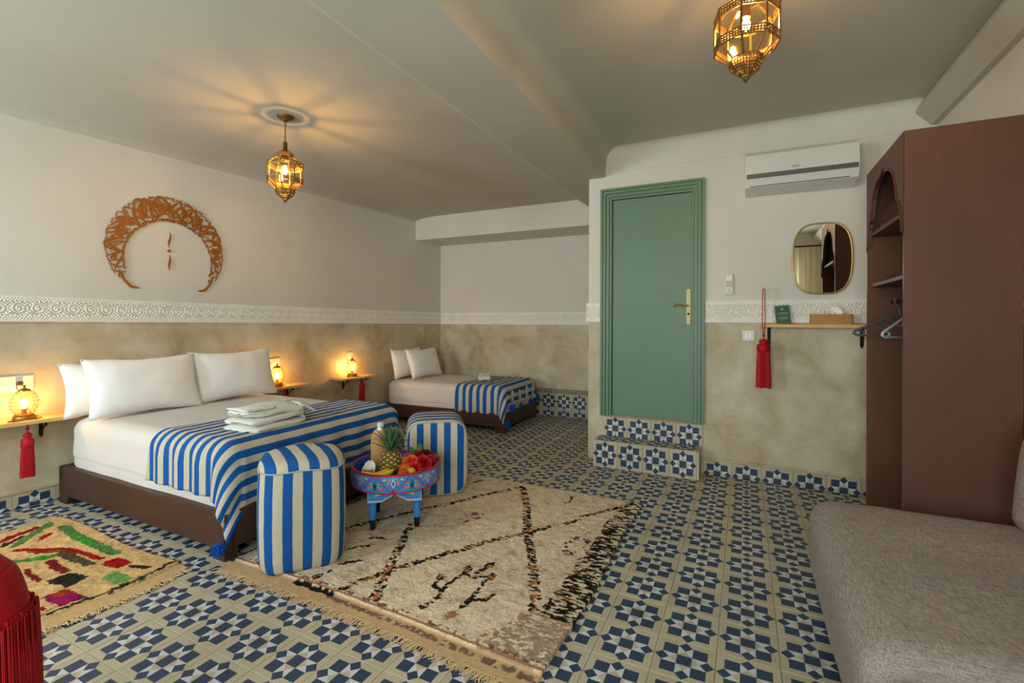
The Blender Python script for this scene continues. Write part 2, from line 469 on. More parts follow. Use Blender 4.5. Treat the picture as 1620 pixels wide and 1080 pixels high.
# ---- carved plaster friezes: real relief
def frieze_h(u, v, H):
    """relief height in metres at u along, v up (0..H)"""
    b = .030
    h = np.full(np.broadcast(u, v).shape, .010)
    for v0 in (0.010, H - b):
        inb = (v > v0) & (v < v0 + b - .008)
        c = (u * 1.0 - (v - v0) * .9) / .0155
        h = np.where(inb, .008 + .007 * np.abs(np.sin(PI * c)), h)
        edge = (np.abs(v - v0) < .004) | (np.abs(v - v0 - b + .006) < .003)
        h = np.where(edge, .014, h)
    m = (v > b + .012) & (v < H - b - .004)
    vc = v - (H / 2 + .004); per = .088
    k = np.floor(u / per); du = u - (k + .5) * per
    rr = np.hypot(du, vc); th = np.arctan2(vc, du)
    ros = .007 + .007 * np.sin(rr * 360 + th * 1.0) * (rr < .038)
    ros = np.where(rr < .007, .016, ros)
    lat = .008 + .0045 * np.sign(np.sin((du + vc) * 310)) * (np.abs(np.sin((du + vc) * 155)) > .3) + .0035 * np.sin((du - vc) * 290)
    h = np.where(m, np.where(rr < .038, ros, lat), h)
    h = np.where((v < .004) | (v > H - .003), .014, h)
    return h
def frieze(name, y0, y1, z0a, z0b, H, to_world, step=.0045):
    nu = int((y1 - y0) / step); nv = int(H / .0042)
    u = np.linspace(y0, y1, nu)[:, None]; v = np.linspace(0, H, nv)[None, :]
    h = .006 + frieze_h(u - y0, v, H) * .8 + RNG.normal(0, .0004, (nu, nv))
    z0 = z0a + (z0b - z0a) * (u - y0) / (y1 - y0)
    P = to_world(u + 0 * v, h, z0 + v)
    mb = MB(); mb.quadgrid(P)
    # top, bottom and end returns to the wall
    for e in (P[:, 0], P[:, -1], P[0, :], P[-1, :]):
        q = e.copy(); w = to_world(np.zeros(1), np.zeros(1), np.zeros(1))[0]; n = (to_world(np.zeros(1), np.ones(1), np.zeros(1))[0] - w)
        base = to_world(np.zeros(len(e)), np.zeros(len(e)), np.zeros(len(e)))[0]
        d = ((e - base) @ n)[:, None] * n
        mb.quadgrid(np.stack([e, e - d], 0))
    return obj(name, mb, STUCCO, smooth=28, kind='structure')
frieze('trim_4', -1.2, YA - .005, 1.165, 1.122, .16, lambda u, h, z: np.stack([XL(u) + h, u - SL * h, z], -1))
frieze('trim_5', XL(YA) + .012, XC - .0, 1.122, 1.128, .155, lambda u, h, z: np.stack([u, YA - h, z], -1))
frieze('trim_6', XC - .016, -.612, 1.168, 1.168, .16, lambda u, h, z: np.stack([u, YD - h - .004, z], -1))
frieze('trim_7', .213, XR, 1.168, 1.170, .165, lambda u, h, z: np.stack([u, YD - h, z], -1))
frieze('trim_8', -1.2, YD - .015, 1.168, 1.170, .165, lambda u, h, z: np.stack([XR - h, u, z], -1), .008)

# ---- floor tiles, one by one
def project(p):
    d = Vector(p) - CAM; fw = Vector((-sin(YAW), cos(YAW), 0)); rt = Vector((cos(YAW), sin(YAW), 0))
    z = d.dot(fw)
    if z < .05: return None
    return 810 + FPX * d.dot(rt) / z, HY - FPX * d.z / z
T = .2
def tile_mesh(name, w=T, h=T, uv=(0, 0, 1, 1), t=.012, g=.0009):
    mb = MB(); x0, x1, y0, y1 = -w / 2 + g, w / 2 - g, -h / 2 + g, h / 2 - g; e = .0012
    u0, v0, u1, v1 = uv
    a = [(x0 + e, y0 + e, 0), (x1 - e, y0 + e, 0), (x1 - e, y1 - e, 0), (x0 + e, y1 - e, 0)]
    b = [(x0, y0, -e), (x1, y0, -e), (x1, y1, -e), (x0, y1, -e)]; c = [(x, y, -t) for x, y, z in b]
    U = [(u0, v0), (u1, v0), (u1, v1), (u0, v1)]
    mb.poly(a, uv=U)
    for i in range(4):
        j = (i + 1) % 4
        mb.poly([b[i], b[j], a[j], a[i]], uv=[U[i], U[j], U[j], U[i]]); mb.poly([c[i], c[j], b[j], b[i]], uv=[U[i], U[j], U[j], U[i]])
    return mb.mesh(name, TILE)
TM = tile_mesh('floor_tile')
def covered(cx, cy):
    h = T / 2
    for x0, x1, y0, y1 in ((-1.85, -.14, -.20, 1.43), (-3.12, -1.9, -1.4, -.33), (-3.6, -1.85, -.05, 1.2), (-3.4, -1.85, 2.85, 3.7), (.80, 1.7, -2, .75), (1.13, 1.6, 1.04, 1.74), (-.6, .16, 2.1, 2.3)):
        if cx - h > x0 and cx + h < x1 and cy - h > y0 and cy + h < y1: return True
    return False
cand = []
for i in range(-19, 10):
    for j in range(-15, 20):
        cx, cy = (i + .5) * T, (j + .5) * T
        if cx > XR + .1 or cx < XL(cy) - .1 or cy > YA + .1 or cy < BACKY - .1: continue
        if cy > YD + .1 and cx > XC + .1: continue
        pr = [project((cx + a, cy + b, 0)) for a, b in ((-.1, -.1), (.1, -.1), (.1, .1), (-.1, .1))]
        area = 0
        if all(pr) and not covered(cx, cy):
            if all(-30 < p[0] < 1650 and 0 < p[1] < 1130 for p in pr):
                area = .5 * abs(sum(pr[k][0] * pr[(k + 1) % 4][1] - pr[(k + 1) % 4][0] * pr[k][1] for k in range(4)))
        cand.append((area, cx, cy))
cand.sort(reverse=True)
rest = MB()
for k, (a, cx, cy) in enumerate(cand):
    if k < 300 and a > 0:
        o = bpy.data.objects.new('tile', TM); link(o, floor); o.location = (cx, cy, RNG.normal(0, .0003))
        o.rotation_euler = (0, 0, (k * 7 % 4) * PI / 2)
    else:
        e = T / 2 - .0012
        rest.poly([(cx - e, cy - e, -.0003), (cx + e, cy - e, -.0003), (cx + e, cy + e, -.0003), (cx - e, cy + e, -.0003)], uv=[(0, 0), (1, 0), (1, 1), (0, 1)])
obj('floor_tiles', rest, TILE, floor, kind='stuff')

# ---- skirting tiles
def skirting(name, a, b, n_out, rows, start=None, w=T):
    """a,b floor points; tiles along; rows: list of (z0,z1,v0,v1)"""
    d = Vector((b[0] - a[0], b[1] - a[1], 0)); Lg = d.length; d.normalize(); n = Vector((n_out[0], n_out[1], 0)).normalized()
    root = tag(bpy.data.objects.new(name, None), kind='structure'); COL.objects.link(root); root.location = (a[0], a[1], 0)
    s0 = start if start is not None else 0
    M = Matrix((d, Vector((0, 0, 1)), n)).transposed()
    cache = {}
    while s0 < Lg:
        c0, c1 = max(s0, 0), min(s0 + w, Lg)
        if c1 - c0 > .01:
            for z0, z1, v0, v1 in rows:
                key = (round(c1 - c0, 3), round((c0 - s0) / w, 3), z0)
                if key not in cache: cache[key] = tile_mesh('skirting_tile', c1 - c0, z1 - z0, ((c0 - s0) / w, v0, (c1 - s0) / w, v1))
                o = bpy.data.objects.new('tile', cache[key]); link(o, root)
                q = Vector((a[0], a[1], 0)) + d * ((c0 + c1) / 2) + n * .012 + Vector((0, 0, (z0 + z1) / 2))
                o.matrix_basis = Matrix.Translation(q - root.location) @ M.to_4x4()
        s0 += w
    return root
bsk = skirting('baseboard_back', (.19, YD), (XR, YD), (0, -1), [(0, .112, .44, 1)], .01)
obj('plaster_lip', MB().rbox(.19, XR, YD - .018, YD + .002, .112, .128, .005), TAD, bsk, world=True)
bsl = skirting('baseboard_left', (XL(-1.2), -1.2), (XL(2.6), 2.6), (1, -SL), [(0, .10, .5, 1)], .01)
mb = MB(); y0, y1 = -1.2, 3.69
mb.extrude([(XL(y0), y0), (XL(y0) + .018, y0), (XL(y1) + .018, y1), (XL(y1), y1)], 2, .10, .118)
obj('plaster_lip', mb, TAD, bsl, world=True)
bsa = skirting('baseboard_alcove', (-2.7, YA), (XC, YA), (0, -1), [(0, .083, .59, 1), (.083, .278, 0, 1)], -.1)
mb = MB()
for z0 in (.280, .299, .318):
    x = -2.7
    while x < XC - .02:
        w = .05 + .03 * random.random(); mb.rbox(x, min(x + w, XC), YA - .013 - .003 * random.random(), YA, z0, z0 + .018, .002, 1); x += w + .002
obj('listel', mb, LISTEL, bsa, world=True)

# ---- door step and threshold riser
st = tag(bpy.data.objects.new('door_step', None), kind='structure'); COL.objects.link(st); st.location = (-.22, 2.2, 0)
tag(st, 'tiled step below the green door with navy star tiles', 'step')
SX0, SX1, SY, SH = -.617, .172, 2.10, .212
obj('step_core', MB().box(SX0 + .012, SX1, SY + .012, YD, 0, SH - .012), TAD, st, world=True)
w = (SX1 - SX0) / 4
fm = tile_mesh('step_tile', w, SH); tm = tile_mesh('step_top_tile', w, YD - SY, (0, .0, 1, 1)); rm = tile_mesh('riser_tile', .194, .165, (0, .16, 1, 1))
MF = Matrix(((1, 0, 0), (0, 0, -1), (0, 1, 0))).to_4x4()
for k in range(4):
    o = bpy.data.objects.new('tile', fm); link(o, st, True); o.matrix_basis = Matrix.Translation((SX0 + (k + .5) * w, SY, SH / 2)) @ MF
    o = bpy.data.objects.new('tile', tm); link(o, st, True); o.location = (SX0 + (k + .5) * w, (SY + YD) / 2, SH + .001)
    o = bpy.data.objects.new('tile', rm); link(o, st, True); o.matrix_basis = Matrix.Translation((-.580 + (k + .5) * .194, YD - .010, SH + .0825)) @ MF
obj('step_edge', MB().rbox(SX1, SX1 + .014, SY, YD, 0, SH, .003), TAD, st, world=True)

# ---- the green door
dr = tag(bpy.data.objects.new('door_1', None), kind='structure'); COL.objects.link(dr); dr.location = (-.2, YD, .378)
D0, D1, DZ0, DZ1 = -.611, .207, .382, 2.284     # outside of the frame
def frame_ring(mb, inset0, inset1, y0, y1):
    a, b, c, d = D0 + inset0, D1 - inset0, D0 + inset1, D1 - inset1
    t0, t1 = DZ1 - inset0, DZ1 - inset1
    mb.box(a, c, y0, y1, DZ0, t1).box(d, b, y0, y1, DZ0, t1).box(a, b, y0, y1, t1, t0)
for i0, i1, dep in ((0, .018, .030), (.018, .026, .014), (.026, .046, .036), (.046, .052, .018), (.052, .074, .028), (.074, .080, .012), (.080, .094, .020)):
    m = MB(); frame_ring(m, i0, i1, YD - dep, YD + .05)
    obj('frame_moulding', m, GREEN, dr, world=True)
obj('door_leaf', MB().rbox(D0 + .096, D1 - .096, YD + .004, YD + .045, DZ0 + .008, DZ1 - .096, .002), GREEN, dr, world=True)
m = MB(); hx, hz = .089, 1.29
pl = [(-.016, -.105), (-.012, -.118), (-.019, -.128), (0, -.142), (.019, -.128), (.012, -.118), (.016, -.105), (.016, .105), (.012, .118), (.019, .128), (0, .142), (-.019, .128), (-.012, .118), (-.016, .105)]
m.extrude([(hx + a, hz + b) for a, b in pl][::-1], 1, YD - .004, YD + .004)
hp = obj('handle_plate', m, BRASSL, dr, world=True, label='brass handle plate')
m = MB().lathe([(.008, -.0), (.008, .03)], 12); m.xform(Matrix.Translation((hx, YD - .004, hz + .01)) @ Matrix.Rotation(PI / 2, 4, 'X'))
m.tube([(hx, YD - .034, hz + .01), (hx - .03, YD - .036, hz + .008), (hx - .06, YD - .036, hz + .014), (hx - .085, YD - .036, hz + .018), (hx - .102, YD - .034, hz + .006), (hx - .108, YD - .03, hz - .002)], [.007, .006, .007, .007, .006, .004], 8)
obj('lever', m, BRASS, hp, smooth=60, world=True)
m = MB().lathe([(.009, 0), (.009, .003), (.004, .003), (.004, .001)], 14); m.xform(Matrix.Translation((hx, YD - .004, hz - .055)) @ Matrix.Rotation(PI / 2, 4, 'X'))
obj('keyhole', m, IRON, hp, world=True)
obj('threshold', MB().rbox(D0 + .09, D1 - .09, YD - .012, YD + .05, .372, .392, .004), LISTEL, dr, world=True)

# ------------------------------------------------------------------ beds
def noisy(q, amp, sc, seed=0):
    return Vector((q.x, q.y, q.z + amp * fbm(q.x * sc + seed, q.y * sc, q.z * sc)))
def platform(root, x0, x1, y0, y1, zb, zt, t=.05):
    """low wooden platform: side boards, end board, slat deck, feet"""
    for nm, (a, b, c, d) in dict(side_board=(x0, x1, y0, y0 + t), far_board=(x0, x1, y1 - t, y1), foot_board=(x1 - t, x1, y0 + t, y1 - t), head_board=(x0, x0 + t, y0 + t, y1 - t)).items():
        obj({'far_board': 'side_board'}.get(nm, nm), MB().rbox(a, b, c, d, zb, zt, .006), DARKWOOD, root)
    obj('deck', MB().box(x0 + t, x1 - t, y0 + t, y1 - t, zt - .05, zt - .025), DARKWOOD, root)
    for x, sx in ((x0, 1), (x1, -1)):
        for y, sy in ((y0, 1), (y1, -1)):
            m = MB()
            a, b = sorted((x + sx * .004, x + sx * .115)); 
            q = [(x + sx * .004, zb + .01), (x + sx * .15, zb + .01), (x + sx * .11, zb - .012), (x + sx * .095, .0), (x + sx * .004, 0)]
            m.extrude(q if sx * sy > 0 else q[::-1], 1, y + sy * .004, y + sy * .07)
            obj('foot', m, DARKWOOD, root)
def hang(d, r):
    if d <= 0: return d, 0.0
    if d < PI * r / 2: return r * sin(d / r), r * (1 - cos(d / r))
    return r, r + d - PI * r / 2
def drape(x0a, x0b, xe, yn, yf, zt, of, on, off, r, step=.012, rip=.006, seed=0, flare=.16):
    """cloth over a bed end: head-side edge runs from x0a (near) to x0b (far); foot edge xe; near/far edges"""
    sN = int((xe - r - min(x0a, x0b) + of) / step); tN = int((yf - yn - 2 * r + on + off) / step)
    P = np.zeros((sN + 1, tN + 1, 3)); U = np.zeros((sN + 1, tN + 1, 2))
    for j in range(tN + 1):
        t = (yn + r - on) + (yf - yn - 2 * r + on + off) * j / tN
        x0 = x0a + (x0b - x0a) * j / tN
        for i in range(sN + 1):
            s = x0 + (xe - r + of - x0) * i / sN
            a = max(0, s - (xe - r)); bn = max(0, (yn + r) - t); bf = max(0, t - (yf - r))
            b = bn if bn > 0 else bf; sg = -1 if bn > 0 else 1
            rho = math.hypot(a, b)
            if rho > 0:
                out, dn = hang(rho, r); ph = math.atan2(b, a)
                out += flare * max(0, rho - r) * sin(2 * ph) ** 2
                out += rip * min(1, dn / .12) * (1 + sin((s * 37 if bn or bf else t * 31) + seed))
                x = (min(s, xe - r)) + out * cos(ph); y = min(max(t, yn + r), yf - r) + sg * out * sin(ph); z = zt - dn
            else: x, y, z = s, t, zt
            z += .004 * fbm(s * 6 + seed, t * 6) * (1 if rho == 0 else .4)
            P[i, j] = (x, y, z); U[i, j] = (s, t)
    return MB().quadgrid(P, uv=U)
def pompom(parent, loc, r=.022, strands=36, length=.05, mat=None, name='pompom'):
    m = MB(); c = Vector(loc)
    m.lathe([(.001, -r * .55), (r * .4, -r * .4), (r * .55, 0), (r * .4, r * .4), (.0035, r * .6), (.003, r * 2.2)], 10, loc)
    for k in range(strands * 3):
        d = Vector((random.gauss(0, 1), random.gauss(0, 1), random.gauss(-.25, 1))).normalized(); L = r * random.uniform(1.0, 1.35)
        m.tube([c + d * r * .3, c + d * L * .7, c + d * L + Vector((0, 0, -.2 * r))], [.0022, .0026, .0018], 3)
    return obj(name, m, mat or BLUEPOM, parent, smooth=60)
def pillow_mesh(w, h, t, seed=0, n=26):
    mb = MB(); g = np.linspace(-1, 1, n + 1)
    for sg in (-1, 1):
        P = np.zeros((n + 1, n + 1, 3))
        for i, u in enumerate(g):
            for j, v in enumerate(g):
                e = (1 - abs(u) ** 2.6) ** .55 * (1 - abs(v) ** 2.6) ** .55
                pin = 1 - .13 * (1 - abs(u) ** 1.5) * abs(v) ** 3 ; pin2 = 1 - .08 * (1 - abs(v) ** 1.5) * abs(u) ** 3
                wr = .004 * fbm(u * 2 + seed, v * 2 + seed * 2, sg) + .004 * fbm(u * 9 + seed, v * 4, 3 + sg) * (abs(u) ** 2 + abs(v) ** 2) * .6
                P[i, j] = (u * w / 2 * pin2, sg * (t / 2 * e + wr * min(1, e * 2)), v * h / 2 * pin + .006 * fbm(u * 3, seed))
        mb.quadgrid(P, flip=sg > 0)
    return mb
def pillow(label, group, loc, rz, tilt, w, h, t, seed):
    """loc: bottom middle; local y is the facing axis (front = -y), leans back by tilt"""
    o = thing('pillow', label, 'pillow', loc, rz, group)
    mb = pillow_mesh(w, h, t, seed); mb.xform(Matrix.Rotation(-tilt, 4, 'X') @ Matrix.Translation((0, 0, h / 2)))
    c = obj('pillow_case', mb, PILLOWM, o, smooth=179, weld=True)
    m = MB(); 
    e = .004
    k = [(-w / 2 * .99, 0, h / 2 * .99), (w / 2 * .99, 0, h / 2 * .99), (w / 2 * .99, 0, -h / 2 * .99), (-w / 2 * .99, 0, -h / 2 * .99)]
    pts = []
    for a, b in zip(k, k[1:] + k[:1]):
        for q in np.linspace(0, 1, 12, endpoint=False):
            u = (a[0] + (b[0] - a[0]) * q) / (w / 2); v = (a[2] + (b[2] - a[2]) * q) / (h / 2)
            pts.append((u * w / 2 * (1 - .08 * (1 - abs(v) ** 1.5) * abs(u) ** 3), 0, v * h / 2 * (1 - .13 * (1 - abs(u) ** 1.5) * abs(v) ** 3) + .006 * fbm(u * 3, seed)))
    m.tube(pts, .0035, 5, closed=True); m.xform(Matrix.Rotation(-tilt, 4, 'X') @ Matrix.Translation((0, 0, h / 2)))
    obj('seam', m, PILLOWM, c, smooth=179)
    return o

# big bed by the left wall
bed1 = thing('platform_bed', 'large low bed with white sheets on a dark wooden platform', 'bed', (-2.63, .46, 0), 0, 'low platform beds')
B1 = Vector((-2.63, .46, 0))
platform(bed1, -3.464 - B1.x, -1.77 - B1.x, -.20 - B1.y, 1.13 - B1.y, .055, .235)
hx, hy, hz = .80, .635, .165
def square_foot(q, hx, hy, hz, r):
    """keeps the lower edge of a sheeted mattress straight instead of rounded"""
    if q.z > -hz + r: return q
    kx, ky = max(-hx + r, min(hx - r, q.x)), max(-hy + r, min(hy - r, q.y)); d = Vector((q.x - kx, q.y - ky))
    if d.length < 1e-6: return q
    d = d.normalized() * (r - .004); return Vector((kx + d.x, ky + d.y, q.z))
def bulge1(q):
    q = square_foot(q, hx, hy, hz, .085)
    z = q.z + .012 * (1 - (q.x / hx) ** 2) * (1 - (q.y / hy) ** 2) * (1 if q.z > 0 else 0)
    w = .006 * fbm(q.x * 4, q.y * 4, q.z * 5)
    return Vector((q.x + w * .6, q.y + w * .8, z + w * .5))
obj('mattress', softbox(hx, hy, hz, .085, 34, bulge1, (-2.625 - B1.x, .468 - B1.y, .215 + hz)), SHEET, bed1, smooth=179, weld=True)
bl1 = thing('throw_blanket', 'blue and cream striped throw across the foot of the large bed', 'blanket', (-2.0, .46, .55), 0, 'striped throws')
BL = Vector((-2.0, .46, .55))
mb = drape(-2.46 - BL.x, -2.24 - BL.x, -1.795 - BL.x, -.185 - BL.y, 1.125 - BL.y, .012, .415, .315, .26, .085, .012, seed=1, rip=.009)
o = obj('cloth', mb, STRIPE1, bl1, smooth=179)
md = o.modifiers.new('thickness', 'SOLIDIFY'); md.thickness = .006; md.offset = 1
pompom(bl1, (-1.755 - BL.x, -.235 - BL.y, .085 - BL.z), .028, 60, .05)
for y in (.05, .62, 1.0): pompom(bl1, (-1.73 - BL.x, y - BL.y, .155 - BL.z), .018, 30, .03)

# pillows of the big bed (local -y is the front; rz turns the front towards +x)
FR = PI / 2
pillow('rear white pillow by the lamp, leaning on the wall behind another', 'pillows of the large bed', (-3.33, .11, .548), FR + .02, .22, .68, .35, .16, 1)
pillow('rear white pillow, second one from the near lamp, mostly hidden', 'pillows of the large bed', (-3.30, .82, .548), FR + .02, .22, .66, .34, .16, 2)
pillow('front white pillow nearest the camera on the large bed', 'pillows of the large bed', (-3.08, .135, .552), FR - .06, .34, .66, .395, .18, 3)
pillow('front white pillow on the far half of the large bed', 'pillows of the large bed', (-3.10, .77, .552), FR - .02, .30, .66, .395, .18, 4)

# small bed in the alcove
A2 = math.radians(2.5)
bed2 = thing('platform_bed', 'small low bed with white sheets in the alcove corner', 'bed', (-1.75, 2.74, 0), A2, 'low platform beds')
platform(bed2, -1.55, 0, 0, .93, .055, .205)
hx2, hy2, hz2 = .765, .445, .14
def bulge2(q):
    q = square_foot(q, hx2, hy2, hz2, .07)
    z = q.z + .012 * (1 - (q.x / hx2) ** 2) * (1 - (q.y / hy2) ** 2) * (1 if q.z > 0 else 0); w = .006 * fbm(q.x * 4 + 5, q.y * 4, q.z * 5)
    return Vector((q.x + w * .6, q.y + w * .8, z + w * .5))
obj('mattress', softbox(hx2, hy2, hz2, .07, 26, bulge2, (-.775, .468, .185 + hz2)), SHEET, bed2, smooth=179, weld=True)
bl2 = thing('throw_blanket', 'blue and cream striped throw with pompoms on the alcove bed', 'blanket', (-1.75, 2.74, .475), A2, 'striped throws')
mb = drape(-.60, -.56, -.02, .012, .92, .002, .26, .33, .12, .07, .011, seed=4, rip=.008)
o = obj('cloth', mb, STRIPE2, bl2, smooth=179); md = o.modifiers.new('thickness', 'SOLIDIFY'); md.thickness = .006; md.offset = 1
pompom(bl2, (.055, -.05, -.365), .030, 60, .045)
pompom(bl2, (.075, .02, -.20), .034, 70, .05)
for y in (.33, .62, .84): pompom(bl2, (.045, y, -.225), .024, 40, .04)
RZ2 = A2 + PI / 2
R2 = Matrix.Rotation(A2, 4, 'Z')
def on2(x, y, z): p = R2 @ Vector((x, y, 0)); return (p.x - 1.75, p.y + 2.74, z)
pillow('rear white pillow of the alcove bed, leaning on the wall', 'pillows of the alcove bed', on2(-1.45, .36, .476), RZ2, .2, .60, .36, .13, 6)
pillow('front white pillow of the alcove bed', 'pillows of the alcove bed', on2(-1.24, .44, .478), RZ2 - .05, .33, .60, .37, .15, 7)

# folded towels
def towel_layer(hx, hy, hz, seed, fold=True):
    def fn(q):
        w = .010 * fbm(q.x * 6 + seed, q.y * 6, q.z * 6) + .003 * fbm(q.x * 22, q.y * 22 + seed, q.z * 14)
        return Vector((q.x + w, q.y + w, q.z + w * .8 + .012 * (q.x / hx) ** 2 * (1 if q.z > 0 else .2) * -1))
    return softbox(hx, hy, hz, hz * .95, 14, fn)
def towel(name, label, cat, loc, rz, hx, hy, hz, seed, group, layers=3):
    t = thing(name, label, cat, loc, rz, group)
    b = towel_layer(hx, hy, hz, seed); b.xform(Matrix.Translation((0, 0, hz))); body = obj('folded_body', b, TOWEL, t, smooth=179, weld=True)
    m = MB()
    for k in range(layers):      # visible fold lips at the short end
        zz = hz * (2 * (k + .5) / layers)
        m.tube([(hx * .97 - .006, y, zz + .004 * fbm(y * 20, k + seed)) for y in np.linspace(-hy * .85, hy * .85, 10)], hz / layers * .8, 7)
    obj('fold_edge', m, TOWEL, t, smooth=179)
    return t
TZ = .566
towel('folded_towel', 'flat folded white towel at the bottom of the stack on the large bed', 'towel', (-1.995, .195, TZ), PI / 2 + .12, .19, .125, .016, 1, 'towels on the large bed')
towel('folded_towel', 'middle folded white towel in the stack on the large bed', 'towel', (-2.01, .20, TZ + .034), PI / 2 + .03, .18, .12, .017, 2, 'towels on the large bed')
rb = thing('folded_bathrobe', 'folded white bathrobe with collar flap on top of the towels', 'bathrobe', (-2.025, .215, TZ + .069), PI / 2 - .10)
b = towel_layer(.175, .115, .021, 5); b.xform(Matrix.Translation((0, 0, .021))); obj('folded_body', b, TOWEL, rb, smooth=179, weld=True)
m = MB(); n = 14; P = np.zeros((n, n, 3))
for i, a in enumerate(np.linspace(0, 1, n)):
    for j, c in enumerate(np.linspace(0, 1, n)):
        x = -.19 + .17 * a; y = -.12 + .20 * c * (1 - .75 * a); P[i, j] = (x, y, .047 + .014 * sin(PI * a) * sin(PI * c) + .003 * fbm(x * 20, y * 20))
m.quadgrid(P); o = obj('collar_flap', m, TOWEL, rb, smooth=179); md = o.modifiers.new('thickness', 'SOLIDIFY'); md.thickness = .008
m = MB()
for k in range(46):
    y = random.uniform(-.1, .1); z = random.uniform(.006, .04); x = .165; l = random.uniform(.05, .085)
    m.tube([(x, y, z), (x + l * .5, y + random.uniform(-.01, .01), z - .004), (x + l, y + random.uniform(-.02, .02), max(-.03, z - .03))], [.006, .007, .004], 4)
obj('belt_fringe', m, TOWEL, rb, smooth=179, kind='stuff')
p = on2(-.47, .46, .488)
towel('folded_towel', 'small rolled white towel on the alcove bed throw', 'towel', p, PI / 2 + .5, .15, .075, .026, 9, 'towels on the alcove bed', 2)

# ------------------------------------------------------------------ poufs
def sup(n): return lambda a: (abs(cos(a)) ** n + abs(sin(a)) ** n) ** (-1 / n)
def pouf_upright(label, loc, rz):
    o = thing('pouf', label, 'pouf', loc, rz, 'striped poufs')
    n = 72; r0 = .195; H = .485; f = sup(3.4)
    th = np.linspace(0, 2 * PI, n + 1); ra = np.array([f(a) for a in th])
    pr = [(.90, .0), (.965, .02), (1.0, .07), (1.02, .2), (1.015, .34), (1.0, .43), (.985, H - .02)]
    X = lambda k, z: np.stack([r0 * k * ra * np.cos(th), r0 * k * ra * np.sin(th), np.full(n + 1, z) + .004 * np.cos(th * 4) * k], -1)
    P = np.array([X(k, z) for k, z in pr]); arc = np.r_[0, np.cumsum(np.linalg.norm(np.diff(P[3], axis=0), axis=1))]
    arc *= round(arc[-1] / .088) * .088 / arc[-1]
    U = np.array([[(a, z) for a in arc] for k, z in pr])
    m = MB().quadgrid(P, uv=U, flip=True); m.poly([tuple(p) for p in P[0][:-1]][::-1], uv=[(0, 0)] * n); obj('side_cover', m, STRIPEP, o, smooth=60, weld=True)
    pt = [(.985, H - .02), (.975, H - .004), (.93, H + .012), (.8, H + .024), (.6, H + .031), (.35, H + .035), (.12, H + .036), (.001, H + .036)]
    P = np.array([X(k, z) for k, z in pt]); ca = math.radians(-78)
    U = np.array([[(p[0] * cos(ca) + p[1] * sin(ca) + 1, p[1]) for p in row] for row in P])
    m = MB().quadgrid(P, uv=U, flip=True); obj('top_cover', m, STRIPEP, o, smooth=80, weld=True)
    m = MB().tube([tuple(p + np.array([0, 0, .001])) for p in X(.992, H - .02)[:-1]], .004, 5, closed=True); obj('seam', m, SEAM, o, smooth=179)
    return o
def pouf_box(label, loc, rz):
    """upright block with a striped front panel and a wrapped gusset, front = local -y"""
    o = thing('pouf', label, 'pouf', loc, rz, 'striped poufs')
    n = 96; hw, D, H = .205, .38, .50; f = sup(5.0)
    th = np.linspace(0, 2 * PI, n + 1); ra = np.array([f(a) for a in th])
    ring = lambda k, y: np.stack([hw * k * ra * np.cos(th), np.full(n + 1, y), H / 2 + H / 2 * k * ra * np.sin(th)], -1)
    ys = [-D / 2, -D / 2 + .012, -D / 2 + .04, 0, D / 2 - .04, D / 2 - .012, D / 2]; ks = [.955, .985, 1.0, 1.005, 1, .985, .955]
    P = np.array([ring(k, y) for k, y in zip(ks, ys)]); U = np.array([[(y + 1.035, t) for t in th] for y in ys])
    m = MB().quadgrid(P, uv=U); obj('gusset', m, STRIPEP, o, smooth=70, weld=True)
    for sg in (-1, 1):
        kk = [.955, .93, .8, .6, .4, .2, .001]; yy = [sg * (D / 2 + q) for q in (0, .006, .014, .019, .022, .023, .023)]
        P = np.array([ring(k, y) for k, y in zip(kk, yy)]); U = np.array([[(p[0] + 1.012, p[2]) for p in row] for row in P])
        m = MB().quadgrid(P, uv=U, flip=sg < 0); obj('panel', m, STRIPEP, o, smooth=70, weld=True)
        obj('piping', MB().tube([tuple(p) for p in ring(.957, sg * D / 2)[:-1]], .004, 5, closed=True), SEAM, o, smooth=179)
    return o
SEAM = plain('seam_cream', (170, 172, 165), .9)
pouf_upright('blue and white striped pouf nearest the camera, standing on the rug edge', (-1.485, .015, .012), math.radians(-40))
pouf_box('blue and white striped pouf behind the painted table', (-1.455, 1.10, .012), math.radians(38))

# ------------------------------------------------------------------ rugs (dense pile mesh, woven pattern in the yarn colours)
def seg_dist(X, Y, pts):
    d = np.full(X.shape, 9.0)
    for (x0, y0), (x1, y1) in zip(pts[:-1], pts[1:]):
        L2 = (x1 - x0) ** 2 + (y1 - y0) ** 2 + 1e-12
        t = np.clip(((X - x0) * (x1 - x0) + (Y - y0) * (y1 - y0)) / L2, 0, 1)
        d = np.minimum(d, np.hypot(X - x0 - t * (x1 - x0), Y - y0 - t * (y1 - y0)))
    return d
def smooth_noise(shape, cell, rng):
    c0, c1 = cell if isinstance(cell, tuple) else (cell, cell)
    n0, n1 = shape; g = rng.random((int(n0 / c0) + 3, int(n1 / c1) + 3))
    a = np.arange(n0) / c0; b = np.arange(n1) / c1; i = a.astype(int); j = b.astype(int); fa = (a - i)[:, None]; fb = (b - j)[None, :]
    return (g[i][:, j] * (1 - fa) * (1 - fb) + g[i + 1][:, j] * fa * (1 - fb) + g[i][:, j + 1] * (1 - fa) * fb + g[i + 1][:, j + 1] * fa * fb)
